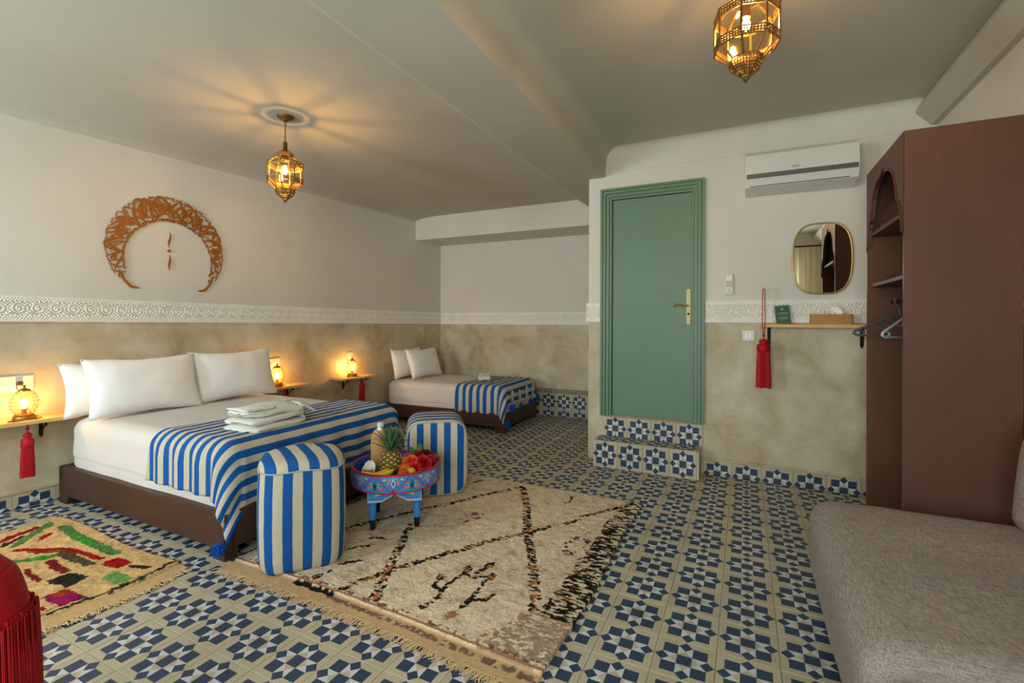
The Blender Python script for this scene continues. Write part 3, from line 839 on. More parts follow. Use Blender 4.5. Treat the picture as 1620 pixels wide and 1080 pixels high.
def rug_mesh(name, x0, x1, y0, y1, step, hfun, cfun, mat, wob):
    nx, ny = int((x1 - x0) / step), int((y1 - y0) / step)
    X, Y = np.meshgrid(np.linspace(x0, x1, nx), np.linspace(y0, y1, ny), indexing='ij')
    c = cfun(X, Y); h = hfun(X, Y)
    dx, dy = wob(X, Y)
    V = np.stack([X + dx, Y + dy, h], -1).reshape(-1, 3)
    b = V.copy().reshape(nx, ny, 3)
    me = bpy.data.meshes.new(name)
    idx = np.arange(nx * ny).reshape(nx, ny)
    F = np.stack([idx[:-1, :-1], idx[1:, :-1], idx[1:, 1:], idx[:-1, 1:]], -1).reshape(-1, 4)
    # skirt down to the floor round the rim
    rim = np.r_[idx[:, 0], idx[-1, 1:], idx[-2::-1, -1], idx[0, -2:0:-1]]
    low = V[rim].copy(); low[:, 2] = .0008; o = len(V); k = len(rim)
    V = np.r_[V, low]; F = np.r_[F, np.array([[rim[i], o + i, o + (i + 1) % k, rim[(i + 1) % k]] for i in range(k)])]
    me.vertices.add(len(V)); me.vertices.foreach_set('co', V.astype(np.float32).ravel())
    me.loops.add(len(F) * 4); me.loops.foreach_set('vertex_index', F.astype(np.int32).ravel())
    me.polygons.add(len(F)); me.polygons.foreach_set('loop_start', np.arange(0, len(F) * 4, 4, dtype=np.int32))
    me.update(calc_edges=True); me.validate(); me.materials.append(mat)
    me.polygons.foreach_set('use_smooth', [True] * len(F))
    colattr(me, np.r_[c.reshape(-1, 3), c.reshape(-1, 3)[rim]])
    return me
PILE = attr_mat('wool_pile', rough=1.0, bump=.6, bscale=420, spec=.05, var=.3, nscale=330)
RGR = np.random.default_rng(3)
def speck(X, cell, p=.5): return smooth_noise(X.shape, cell, RGR) < p
IV, OCH, BLK, BRN, PINK = (216, 200, 172), (178, 110, 58), (36, 32, 30), (122, 96, 78), (150, 84, 104)
def rug1_col(X, Y):
    big = smooth_noise(X.shape, 60, RGR)[..., None]; mid = smooth_noise(X.shape, 9, RGR)[..., None]; fine = smooth_noise(X.shape, 2.2, RGR)[..., None]
    c = L3(IV) * (.80 + .22 * mid + .12 * big) * (.86 + .28 * fine)
    c = np.where((mid * .6 + fine * .4) < .26, c * .82 * np.array([1.0, .95, .85]), c)
    def paint(mask, col, k=1.0):
        nonlocal c
        c = np.where(mask[..., None], L3(col) * k * (.8 + .4 * fine), c)
    jx, jy = (smooth_noise(X.shape, 3, RGR) - .5) * .016, (smooth_noise(X.shape, 3, RGR) - .5) * .016
    x, y = X + jx, Y + jy
    A = [(-1.62, .1), (-1.44, .46), (-1.30, .72), (-1.18, .89), (-1.06, 1.13), (-.90, 1.36)]
    B = [(-.90, 1.36), (-.74, 1.07), (-.60, .77), (-.50, .58), (-.40, .38), (-.31, .20), (-.27, .11)]
    A2_ = [(-1.07, -.13), (-1.04, -.05), (-1.00, .05), (-.92, .21), (-.83, .36), (-.73, .53), (-.59, .71), (-.51, .83), (-.37, 1.01)]
    Dd = [(-.37, 1.07), (-.30, 1.17), (-.17, 1.38)]
    Ee = [(-1.21, .52), (-1.14, .37), (-1.07, .23), (-.99, .07), (-.94, -.03), (-.89, -.13)]
    for pts, w in ((A, .017), (B, .024), (A2_, .019), (Dd, .017), (Ee, .024)):
        d = seg_dist(x, y, pts)
        paint((d < w) & speck(X, (4.2, 2.0), .56), BLK); paint((d < w * .5) & speck(X, (4, 5), .36), OCH)
    for pts in ([(-.68, -.07), (-.66, .02), (-.68, .06), (-.73, .07), (-.74, .14)], [(-.68, .06), (-.68, .13), (-.67, .21), (-.68, .28)], [(-.67, .21), (-.60, .21), (-.55, .25), (-.55, .28)],
                [(-.62, .24), (-.59, .36)], [(-.54, -.02), (-.53, .05), (-.54, .12), (-.55, .21)], [(-.53, .05), (-.48, .09), (-.47, .12)], [(-1.26, 1.26), (-1.23, 1.35)], [(-.54, 1.22), (-.52, 1.25), (-.53, 1.34)],
                [(-1.24, .02), (-1.18, .09)], [(-1.25, -.12), (-1.23, -.04)], [(-1.32, .15), (-1.24, .24)], [(-1.30, .30), (-1.22, .33)]):
        d = seg_dist(x, y, pts); paint((d < .0105) & speck(X, (4, 2), .66), BLK)
    for bx, by in ((-.68, -.07), (-.74, .14), (-.67, .25), (-.60, .32), (-.54, .25), (-.48, .10), (-1.25, -.11)):
        q = np.hypot(x - bx, (y - by) * .7); paint((q < .020) & speck(X, 3, .62), BLK); paint((q < .013) & speck(X, 3, .55), OCH)
    q = np.hypot(x + .545, (y + .06) * .8); paint((q < .022) & speck(X, 3, .7), (160, 112, 82))
    for ring, colr in (([(-.99, .68), (-1.01, .78), (-.97, .82), (-.92, .83), (-.94, .72), (-.96, .66), (-.99, .68)], PINK), ([(-.35, .65), (-.33, .75), (-.31, .80), (-.23, .77), (-.24, .67), (-.30, .61), (-.35, .65)], (158, 92, 100))):
        d = seg_dist(x, y, ring); paint((d < .020) & speck(X, 4, .42), colr); paint((d < .014) & speck(X, 3.5, .30), (52, 30, 40))
    d = seg_dist(x, y, [(-.27, .11), (-.31, -.01), (-.36, -.12)]); paint((d < .020) & speck(X, 4, .45), (176, 134, 96)); paint((d < .012) & speck(X, 5, .35), OCH)
    # broad dark border on the right, fading brown near the front
    bx = -.205 - .045 * (1.37 - Y) / 1.27
    inb = (x > bx + (smooth_noise(X.shape, 5, RGR) - .5) * .03) & (Y > .085)
    paint(inb & speck(X, (5.5, 2.0), .55), BLK); paint(inb & speck(X, (5, 2), .14), (150, 100, 66))
    fade = (x > -.27 + (Y - .09) * .35) & (Y <= .09) & speck(X, (4, 2), .58); paint(fade, (166, 142, 120))
    # flat-woven front end with orange and brown lines, orange far edge
    flat = Y < -.165
    c = np.where(flat[..., None], L3((196, 164, 122)) * (.88 + .2 * fine), c)
    paint((np.abs(Y + .158) < .006), (172, 122, 84)); paint((np.abs(y + .195) < .012) & (X > -1.12) & speck(X, 3, .62), (120, 96, 80))
    paint((np.abs(y + .178) < .013) & (X > -1.32) & (X < -1.08), (30, 30, 32)); paint((np.abs(y + .140) < .008) & speck(X, 3, .45), (118, 92, 74))
    paint(Y > 1.432, (190, 122, 66))
    return np.clip(c, 0, 1)
def rug1_h(X, Y):
    n = RGR.random(X.shape); m = smooth_noise(X.shape, 6, RGR); h = .010 + .005 * m + .0045 * n
    h = np.where(Y < -.165, .004 + .0015 * n, h); h = np.where(Y > 1.43, .007 + .001 * n, h)
    return h
def rug1_wob(X, Y):
    dy = np.where(Y < 0, .02 * np.sin((X + 1.7) * 2.0) * np.clip(-Y / .2, 0, 1) - .025 * np.clip(-Y / .2, 0, 1) * np.clip((X + 1.3), 0, 1), 0)
    dx = .006 * np.sin(Y * 5) * (X > -.5)
    return dx - .02 * np.clip((.35 - Y), 0, .4) * (X + 1.7) / 1.6, dy
RX0, RX1, RY0, RY1 = -1.735, -.10, -.245, 1.445
rug1 = thing('rug', 'large ivory shaggy rug with black lattice lines under the poufs', 'rug', (-.9, .6, 0), 0, 'wool rugs')
me = rug_mesh('rug_pile', RX0, RX1, RY0, RY1, .0042, rug1_h, rug1_col, PILE, rug1_wob)
o = bpy.data.objects.new('pile', me); link(o, rug1, True)
def fringe(root, pts_fun, n, length, dirn, mat, r=.0026, curl=.012):
    m = MB(); d = Vector(dirn)
    for k in range(n):
        p = Vector(pts_fun((k + random.random() * .6) / n)); l = length * random.uniform(.6, 1.15)
        side = Vector((-d.y, d.x, 0)) * random.uniform(-curl, curl); s2 = Vector((-d.y, d.x, 0)) * random.uniform(-curl, curl)
        m.tube([p, p + d * l * .5 + side, p + d * l + s2 + Vector((0, 0, -.001))], [r, r * 1.1, r * .6], 4)
    return obj('fringe', m, mat, root, world=True, smooth=179, kind='stuff')
FRW = plain('fringe_wool', (202, 174, 134), .95, spec=.05, var=.15, nscale=90)
def rug1_front(t):
    X = np.array([RX0 + (RX1 - RX0) * t]); Y = np.array([RY0]); dx, dy = rug1_wob(X, Y); return (X[0] + dx[0], Y[0] + dy[0] + .004, .004)
fringe(rug1, rug1_front, 330, .045, (-.15, -1, 0), FRW)

# small colourful rug in front of the big bed
def poly_mask(X, Y, pts):
    ins = np.zeros(X.shape, bool); n = len(pts)
    for i in range(n):
        (x0, y0), (x1, y1) = pts[i], pts[(i + 1) % n]
        if y0 == y1: continue
        c = ((y0 > Y) != (y1 > Y)) & (X < (x1 - x0) * (Y - y0) / (y1 - y0) + x0); ins ^= c
    return ins
def rug2_col(X, Y):
    mid = smooth_noise(X.shape, 8, RGR)[..., None]; fine = smooth_noise(X.shape, 2, RGR)[..., None]
    c = L3((214, 176, 122)) * (.82 + .26 * mid) * (.86 + .28 * fine)
    def paint(mask, col):
        nonlocal c
        c = np.where(mask[..., None], L3(col) * (.55 + .75 * fine) * (.8 + .35 * mid), c)
    jx, jy = (smooth_noise(X.shape, 4, RGR) - .5) * .03, (smooth_noise(X.shape, 2.5, RGR) - .5) * .014
    x, y = X + jx, Y + jy
    G1, G2, RD, DK, DR = (88, 128, 74), (66, 142, 56), (160, 24, 30), (48, 46, 42), (120, 34, 38)
    S = lambda pts, w: seg_dist(x, y, pts) < w
    paint(S([(-2.86, -.60), (-2.96, -.50), (-3.04, -.40)], .022), G1)
    paint(S([(-2.98, -.64), (-3.01, -.57), (-3.04, -.46)], .022), RD); paint(S([(-2.92, -.63), (-2.96, -.55)], .016), DK)
    paint(S([(-2.85, -.51), (-2.88, -.46)], .014), RD)
    paint(S([(-2.93, -.385), (-2.71, -.405), (-2.59, -.395), (-2.46, -.39), (-2.31, -.39)], .024), G1); paint(S([(-2.72, -.405), (-2.55, -.395)], .022), G2)
    paint(S([(-2.69, -.58), (-2.59, -.51), (-2.50, -.485)], .020), (120, 70, 34)); paint(S([(-2.80, -.62), (-2.69, -.555), (-2.59, -.48), (-2.49, -.46), (-2.31, -.45)], .014), RD)
    paint(S([(-2.54, -.52), (-2.43, -.505), (-2.30, -.495)], .022), (86, 76, 60)); paint(S([(-2.64, -.655), (-2.55, -.55)], .020), G2)
    paint(S([(-2.50, -.57), (-2.40, -.585), (-2.32, -.575)], .018), DR); paint(S([(-2.50, -.66), (-2.31, -.67)], .010), DR)
    paint(poly_mask(x, y, [(-2.29, -.66), (-2.28, -.57), (-2.16, -.555), (-2.14, -.65)]), DK)
    paint(poly_mask(x, y, [(-2.26, -.475), (-2.26, -.405), (-2.14, -.40), (-2.13, -.475)]), RD)
    paint(poly_mask(x, y, [(-2.11, -.55), (-2.12, -.485), (-1.99, -.485), (-1.99, -.55)]), (112, 160, 88))
    paint(poly_mask(x, y, [(-2.14, -.735), (-2.14, -.655), (-1.99, -.655), (-1.99, -.735)]), (142, 30, 88)); paint(poly_mask(x, y, [(-2.14, -.71), (-2.14, -.655), (-2.08, -.655), (-2.07, -.70)]), (172, 60, 34))
    paint(S([(-2.09, -.79), (-2.04, -.77)], .012), RD); paint(S([(-2.10, -.43), (-2.02, -.41)], .014), DK)
    paint((np.abs(x + 1.965) < .014), DK); paint((np.abs(x + 1.965) < .014) & speck(X, 3, .3), (120, 110, 90))
    c = np.where((X > -1.945)[..., None], L3((202, 168, 122)) * (.9 + .2 * fine), c)
    return np.clip(c, 0, 1)
def rug2_h(X, Y):
    n = RGR.random(X.shape); h = .009 + .007 * smooth_noise(X.shape, 5, RGR) + .004 * n
    return np.where(X > -1.945, .004 + .0015 * n, h)
rug2 = thing('rug', 'small tan rug with red, green and black patches beside the bed', 'rug', (-2.5, -.8, 0), 0, 'wool rugs')
me = rug_mesh('rug_pile', -3.13, -1.865, -1.25, -.315, .0045, rug2_h, rug2_col, PILE, lambda X, Y: (.02 * np.sin(Y * 9) * (X > -2.0) + 0 * X, .012 * np.sin(X * 6)))
o = bpy.data.objects.new('pile', me); link(o, rug2, True)
fringe(rug2, lambda t: (-1.868 + .02 * sin((-1.25 + .93 * t) * 9), -1.25 + .93 * t, .005), 190, .04, (1, -.1, 0), FRW, .003, .02)

# ------------------------------------------------------------------ painted table
TC = Vector((-1.340, .548, .013))
TR, TZ0, TZ1 = .252, .235, .335
tb = thing('tray_table', 'low round blue painted tray table with floral rim and black-tipped legs', 'table', TC, math.radians(36))
def table_paint(u, v, H):
    """u: motif coordinate 0..1, v 0..1; per = length of a motif / height"""
    C = np.zeros(u.shape + (3,)); C[:] = L3((52, 132, 214)); asp = 1.95
    x = (u - .5) * asp; y = v
    def P(mask, col): C[mask] = L3(col)
    ax = np.abs(x)
    def D(pts): return seg_dist(ax, y, pts)
    def leaf(cx, cy, a, l, w, col):
        for xx in (ax,):
            dx, dy = xx - cx, y - cy; p = dx * cos(a) + dy * sin(a); q = -dx * sin(a) + dy * cos(a)
            P((p / l) ** 2 + (q / w) ** 2 < 1, col)
    leaf(.30, .33, .5, .15, .055, (214, 136, 30)); leaf(.22, .55, -.6, .08, .045, (222, 150, 36)); leaf(.38, .22, -.2, .12, .04, (196, 120, 30)); leaf(.16, .40, 0, .04, .04, (170, 216, 96))
    leaf(.72, .62, 1.1, .13, .05, (214, 136, 30)); leaf(.52, .78, .3, .10, .05, (190, 214, 80)); leaf(.80, .80, .4, .07, .04, (222, 150, 36)); leaf(.66, .35, .9, .06, .035, (60, 176, 100))
    P(D([(.90, .08), (.80, .16), (.68, .30), (.52, .42), (.44, .60), (.34, .66), (.25, .72), (.22, .84), (.10, .88), (.10, .96)]) < .030, (176, 24, 40))
    P(ax / .13 + np.abs(y - .42) / .27 < 1, (18, 110, 60)); P(ax / .05 + np.abs(y - .42) / .13 < 1, (16, 40, 36))
    bx = asp / 2 - ax
    P(bx / .12 + np.abs(y - .58) / .25 < 1, (226, 226, 232)); P(bx / .075 + np.abs(y - .58) / .16 < 1, (52, 60, 150)); P(bx / .03 + np.abs(y - .58) / .08 < 1, (170, 40, 50))
    P((bx / .07) ** 2 + ((y - .18) / .11) ** 2 < 1, (190, 20, 36))
    P((v < .07) | (v > .92), (182, 24, 36))
    return C
nth, nz = 560, 34
th = np.linspace(0, 2 * PI, nth, endpoint=False)
U = (th / (2 * PI) * 8) % 1.0; V = np.linspace(0, 1, nz)
prof_r = TR + .004 * np.sin(V * PI)
P = np.stack([np.outer(prof_r, np.cos(th)), np.outer(prof_r, np.sin(th)), np.outer(TZ0 + (TZ1 - TZ0) * V, np.ones(nth))], -1)
C = table_paint(np.outer(np.ones(nz), U), np.outer(V, np.ones(nth)), .1)
mb = MB().quadgrid(P, closed_v=True, flip=True)
me = mb.mesh('rim', attr_mat('table_paint', rough=.35, spec=.45, var=.06, nscale=60), 179); colattr(me, C.reshape(-1, 3))
o = bpy.data.objects.new('painted_rim', me); link(o, tb)
BLUEP = plain('blue_lacquer', (50, 130, 212), .35, spec=.45, var=.07, nscale=30)
BLUED = plain('deep_blue_lacquer', (34, 96, 190), .4, spec=.4, var=.08, nscale=30)
REDP = plain('red_lacquer', (178, 26, 38), .35, spec=.4)
obj('tray', MB().lathe([(.002, TZ0 + .042), (TR - .014, TZ0 + .042), (TR - .012, TZ1 - .002), (TR - .010, TZ1)], 72, cap=False), BLUED, tb, smooth=50)
obj('tray_bottom', MB().lathe([(.002, TZ0), (TR, TZ0)], 72, cap=False), BLUED, tb)
obj('rim_edge', MB().lathe([(TR - .012, TZ1 - .003), (TR - .011, TZ1 + .002), (TR, TZ1 + .003), (TR + .003, TZ1 - .002), (TR, TZ1 - .004)], 72, cap=False), REDP, tb, smooth=60)
ap = .146
for k in range(4):
    # scalloped apron board, painted; outline in pale paint
    n = 41; xs_ = np.linspace(-ap, ap, n); a = np.abs(xs_) / ap
    zb = np.where(a > .50, .158, np.where(a > .26, .158 + .018 * (1 - np.cos((.50 - a) / .24 * PI)) / 2, .176 + .030 * ((.26 - a) / .26) ** 1.5))
    m = MB(); zt = TZ0
    P0 = np.array([[(x, -ap, z0_ + (zt - z0_) * q) for q in np.linspace(0, 1, 14)] for x, z0_ in zip(xs_, zb)])
    m.quadgrid(P0); m.quadgrid(P0 + np.array([0, .012, 0]), flip=True); m.quadgrid(np.stack([P0[:, 0], P0[:, 0] + np.array([0, .012, 0])], 1))
    m.xform(Matrix.Rotation(k * PI / 2, 4, 'Z'))
    me = m.mesh('apron', bpy.data.materials['table_paint'], None)
    allP = np.concatenate([P0.reshape(-1, 3), P0.reshape(-1, 3), np.stack([P0[:, 0], P0[:, 0]], 1).reshape(-1, 3)])
    x, z = allP[:, 0], allP[:, 2]; lo = np.interp(x, xs_, zb); c = np.zeros((len(x), 3)); c[:] = L3((52, 132, 214))
    for cx, cz, a_, l, w_, col in ((.05, .222, .3, .024, .008, (214, 136, 30)), (.085, .205, -.5, .022, .008, (190, 214, 80)), (.105, .225, .8, .016, .007, (214, 136, 30)), (.025, .215, 1.2, .014, .006, (24, 120, 70)), (.12, .19, .2, .012, .008, (60, 176, 100))):
        dx, dz = np.abs(x) - cx, z - cz; p = dx * cos(a_) + dz * sin(a_); q = -dx * sin(a_) + dz * cos(a_); c[(p / l) ** 2 + (q / w_) ** 2 < 1] = L3(col)
    c[(z - lo < .0075) | (np.abs(x) > ap - .006)] = L3((206, 196, 200))
    if len(me.vertices) == len(c): colattr(me, c)
    o = bpy.data.objects.new('apron', me); link(o, tb)
for sx in (-1, 1):
    for sy in (-1, 1):
        L = .121; cx, cy = sx * L, sy * L
        lg = obj('leg', MB().lathe([(.017, .055), (.020, .08), (.021, .12), (.019, .135), (.024, .139), (.024, .145), (.019, .149)], 16, (cx, cy, 0)), BLUEP, tb, smooth=50)
        obj('leg_block', MB().rbox(cx - .021, cx + .021, cy - .021, cy + .021, .149, TZ0, .002), BLUEP, lg)
        obj('leg_tip', MB().lathe([(.011, 0), (.014, .01), (.018, .055), (.0185, .058)], 16, (cx, cy, 0)), BLACK, lg, smooth=50)
        for dx, dy in ((sx, 0), (0, sy)):
            m = MB(); q = .0215
            for s_ in (-1, 1):
                for e in (-1, 1):
                    c0 = Vector((cx + dx * q, cy + dy * q, .171)); t = Vector((-dy, dx, 0))
                    m.poly([c0 + t * (.003 * s_) + Vector((0, 0, .002 * e)), c0 + t * (.011 * s_) + Vector((0, 0, .006 * e)), c0 + t * (.008 * s_) + Vector((0, 0, .011 * e)), c0 + t * (.002 * s_) + Vector((0, 0, .005 * e))])
            obj('painted_star', m, REDP, lg)

# ------------------------------------------------------------------ things on the table
TT = TC.z + TZ0 + .042
def tpos(dx, dy, dz=0): # dx: to the right in the picture, dy: away from the camera
    v = Vector((-1.34 - CAM.x, .548 - CAM.y, 0)).normalized(); r_ = Vector((v.y, -v.x, 0))
    p = Vector((TC.x, TC.y, TT)) + r_ * dx + v * dy; return Vector((p.x, p.y, TT + dz))
WICK = wood_mat('wicker', (168, 116, 60), (222, 176, 112), scale=(6, 6, 60), rough=.75, bump=.4)
GLASSW = plain('clear_cap', (214, 216, 214), .15, spec=.6)
def wicker_rings(m, prof, step, rt):
    z0, z1 = prof[0][1], prof[-1][1]; z = z0; zs = [p[1] for p in prof]; rs = [p[0] for p in prof]
    while z <= z1:
        r_ = np.interp(z, zs, rs); m.tube([((r_ + .0008 * sin(a * 11 + z * 900)) * cos(a), (r_ + .0008 * sin(a * 11 + z * 900)) * sin(a), z) for a in np.linspace(0, 2 * PI, 28, endpoint=False)], rt, 5, closed=True); z += step
b = thing('wicker_bottle', 'tall bottle wrapped in woven wicker standing on the tray table', 'bottle', tpos(-.095, .115), .3)
pr = [(.044, .003), (.052, .02), (.053, .15), (.050, .19), (.040, .215), (.028, .228)]
m = MB(); wicker_rings(m, pr, .0085, .0044); obj('wicker_wrap', m, WICK, b, smooth=179)
obj('glass_body', MB().lathe([(.042, .001), (.049, .02), (.050, .15), (.047, .19), (.037, .215), (.022, .23), (.018, .246)], 24), GLASSW, b, smooth=60)
obj('cap', MB().lathe([(.019, .242), (.021, .246), (.021, .264), (.017, .268)], 18), GLASSW, b, smooth=40)

pa = thing('pineapple', 'ripe pineapple with green crown on the tray table', 'pineapple', tpos(-.035, -.03), .4)
pine = NT('pineapple_skin'); nz_ = pine.add('ShaderNodeAttribute', attribute_name='col'); pine.base(nz_.outputs[0], .6, 0, .3)
n, k = 104, 60; th = np.linspace(0, 2 * PI, n, endpoint=False); zz = np.linspace(0, 1, k)
TH, ZZ = np.meshgrid(th, zz); R = .058 * np.sqrt(np.clip(1 - (2 * ZZ - 1) ** 4 * .98, 0, 1)) * (1.03 - .14 * ZZ)
a1 = (TH * 8 / (2 * PI) + ZZ * 5.0); a2 = (TH * 8 / (2 * PI) - ZZ * 5.0)
e1, e2 = np.abs((a1 % 1) - .5), np.abs((a2 % 1) - .5); eye = np.minimum(.5 - e1, .5 - e2) * 2     # 1 in the eye centre
eye = 1 - np.maximum(e1, e2) * 2
R2_ = R + .006 * np.clip(eye, 0, 1) ** .6 * np.sqrt(np.clip(1 - (2 * ZZ - 1) ** 6, 0, 1))
P = np.stack([R2_ * np.cos(TH), R2_ * np.sin(TH), .001 + .135 * ZZ], -1)
cc = np.where((eye > .62)[..., None], L3((206, 190, 140)), np.where((eye > .22)[..., None], L3((150, 122, 50)), L3((62, 66, 30))))
me = MB().quadgrid(P, closed_v=True).mesh('fruit', pine.m, 179); colattr(me, cc.reshape(-1, 3)); o = bpy.data.objects.new('fruit', me); link(o, pa)
LEAFG = plain('pineapple_leaf', (74, 110, 74), .55, var=.35, nscale=40)
for q in range(46):
    m = MB(); a = q * 2.4; lv = q / 46; L = .05 + .075 * (1 - abs(lv - .55)) ; tilt = .95 - .85 * lv + random.uniform(-.1, .1); w = .011
    P = []
    for s_ in np.linspace(0, 1, 7):
        ro = .012 * (1 - lv) + L * sin(tilt) * s_ * (1 + .3 * s_); z = .13 + .055 * lv + L * cos(tilt) * s_ - .012 * s_ ** 2 * sin(tilt)
        ww = w * (1 - s_) ** .7 + .0006; c_, s__ = cos(a), sin(a)
        P.append([(ro * c_ - e * ww * s__, ro * s__ + e * ww * c_, z + abs(e) * .003) for e in (-1, 0, 1)])
    m.quadgrid(np.array(P)); o = obj('leaf', m, LEAFG, pa, smooth=179); md = o.modifiers.new('thickness', 'SOLIDIFY'); md.thickness = .0014

BANANA = plain('banana_skin', (222, 184, 42), .5, var=.12, nscale=30); BTIP = plain('banana_tip', (96, 78, 30), .7)
def banana(label, loc, rz, bend=.09, L=.17):
    o = thing('banana', label, 'banana', loc, rz, 'bananas on the tray table')
    pts, rr = [], []
    for s_ in np.linspace(-1, 1, 15):
        pts.append((s_ * L / 2, -bend * .35 * (1 - s_ * s_), .019 + .018 * s_ * s_)); rr.append(.018 * (1 - abs(s_) ** 5 * .72))
    obj('peel', MB().tube(pts, rr, 6), BANANA, o, smooth=70)
    obj('stem', MB().tube([pts[-1], (L / 2 + .018, 0, .044)], [.0055, .0045], 6), BTIP, o); obj('tip', MB().tube([pts[0], (-L / 2 - .005, 0, .038)], [.005, .003], 6), BTIP, o)
    return o
banana('banana at the front of the tray', tpos(-.100, -.150, .022), .75)
banana('banana tucked behind, nearer the wicker bottle', tpos(-.122, -.112, .014), .95)
ORANGE = plain('orange_peel', (222, 108, 26), .5, var=.1, nscale=20, bump=.3, bscale=240)
def round_fruit(name, label, loc, r, mat, squash=.95, cat=None):
    o = thing(name, label, cat or name, loc)
    pr = [(max(.0005, r * sin(t)) * (1 + .0 * t), r * squash * (1 - cos(t)) + (-.10 * r * math.exp(-((PI - t) / .25) ** 2))) for t in np.linspace(0, PI, 18)]
    obj('fruit', MB().lathe(pr, 26), mat, o, smooth=179)
    obj('stalk', MB().tube([(0, 0, 2 * r * squash - .012), (.002, .001, 2 * r * squash + .004)], [.003, .002], 5), BTIP, o)
    return o
round_fruit('orange', 'orange beside the pineapple', tpos(.045, -.075), .037, ORANGE)
round_fruit('peach', 'red and yellow peach at the front rim of the tray', tpos(.035, -.165), .034, plain('peach_skin', (196, 80, 44), .6, var=.35, nscale=12))
round_fruit('lemon', 'yellow apple against the front rim beside the peach', tpos(.075, -.135), .032, plain('yellow_apple', (220, 180, 52), .45, var=.2, nscale=10), cat='apple').name = 'apple'
round_fruit('plum', 'dark red plum between orange and roses', tpos(.082, -.05), .028, plain('plum_skin', (92, 12, 26), .35, var=.3, nscale=12))
round_fruit('mango', 'green and yellow mango behind the orange', tpos(.035, .03), .042, plain('mango_skin', (196, 158, 48), .5, var=.3, nscale=8))
def napkin_cup(label, loc, rz, seed):
    o = thing('napkin_cup', label, 'napkin cup', loc, rz, 'napkin cups on the tray table')
    m = MB(); wicker_rings(m, [(.030, .003), (.032, .05)], .006, .0034); m.lathe([(.001, .001), (.029, .001)], 20, cap=False); obj('cup', m, WICK, o, smooth=179)
    m = MB(); n = 12; P = np.zeros((n, n, 3))
    for i, a in enumerate(np.linspace(-1, 1, n)):
        for j, c in enumerate(np.linspace(-1, 1, n)):
            r_ = math.hypot(a, c); P[i, j] = (a * .034 + .008 * fbm(a * 2 + seed, c * 2), c * .016 + .016 * sin(a * 3 + seed) * .6, .03 + .055 * (1 - .5 * a * a) * (.5 + .5 * c) + .02 * abs(fbm(a * 2, c * 2, seed)))
    m.quadgrid(P); q = obj('napkin', m, PILLOWM, o, smooth=60); md = q.modifiers.new('t', 'SOLIDIFY'); md.thickness = .0016
    return o
napkin_cup('woven cup with a white napkin left of the pineapple', tpos(-.150, -.055), .4, 1)
napkin_cup('woven cup with a white napkin behind the pineapple', tpos(.005, .085), 1.0, 5)
# rose bouquet
bq = thing('rose_bouquet', 'bunch of red and coral roses with green leaves lying in the tray', 'bouquet', tpos(.13, .02), .2)
REDR = plain('red_rose', (172, 14, 30), .6, var=.25, nscale=30); CORR = plain('coral_rose', (226, 92, 74), .6, var=.15, nscale=30); DKR = plain('dark_rose', (104, 8, 26), .6, var=.25, nscale=30)
ROSELEAF = plain('rose_leaf', (62, 110, 40), .5, var=.25, nscale=30); STEMG = plain('rose_stem', (70, 104, 52), .6)
def rose(loc, r, mat, tilt, az):
    m = MB()
    for ring, (n, ro, h, op) in enumerate(((3, .18, 1.0, .10), (4, .38, .98, .22), (5, .62, .85, .45), (6, .92, .62, .8))):
        for k in range(n):
            a0 = 2 * PI * k / n + ring * .7; P = []
            for u in np.linspace(-1, 1, 7):
                row = []
                for v in np.linspace(0, 1, 6):
                    rad = r * (.12 + (ro - .05) * v ** .7 + op * .25 * v ** 4 * (1 - .4 * u * u)); aa = a0 + u * (PI / n) * 1.35 * (1 - .15 * v)
                    z = r * (h * v * 1.1 * (1 - .18 * u * u) - op * .35 * v ** 5)
                    row.append((rad * cos(aa), rad * sin(aa), z))
                P.append(row)
            m.quadgrid(np.array(P))
    m.lathe([(.001, -.1 * r), (.4 * r, .05 * r), (.55 * r, .3 * r)], 10, cap=False)
    m.xform(Matrix.Translation(loc) @ Matrix.Rotation(az, 4, 'Z') @ Matrix.Rotation(tilt, 4, 'Y'))
    return obj('rose', m, mat, bq, smooth=179)
RD = [(-.045, -.060, .058, .034, CORR, .6), (-.030, -.095, .036, .030, plain('bright_red_rose', (222, 34, 40), .6, var=.15), .7), (.022, -.07, .050, .036, REDR, .7), (.055, -.03, .05, .030, REDR, .5), (-.01, -.01, .075, .030, REDR, .2), (.04, .02, .07, .030, DKR, .3),
      (-.065, -.02, .03, .030, DKR, .6), (-.02, .045, .065, .030, REDR, .2), (.075, .02, .045, .028, plain('pink_rose', (188, 40, 60), .6, var=.2), .6), (-.06, .03, .055, .028, CORR, .3), (.07, -.06, .03, .026, DKR, .8)]
camdir = math.atan2(CAM.y - TC.y, CAM.x - TC.x) - .2
vdir = Vector((TC.x - CAM.x, TC.y - CAM.y, 0)).normalized(); rdir = Vector((vdir.y, -vdir.x, 0)); RB = Matrix.Rotation(-.2, 3, 'Z')
def bl(dx, dy, dz): q = RB @ (rdir * dx + vdir * dy); return Vector((q.x, q.y, dz))
for dx, dy, dz, r_, mt, ti in RD: rose(bl(dx, dy, dz), r_ * 1.22, mt, ti, camdir)
m = MB()
for dx, dy, dz, r_, mt, ti in RD: m.tube([bl(dx, dy, dz), bl(dx * .5, dy * .5 + .02, dz * .4 + .01), bl(0, .05, .008)], .003, 5)
obj('stems', m, STEMG, bq, smooth=179)
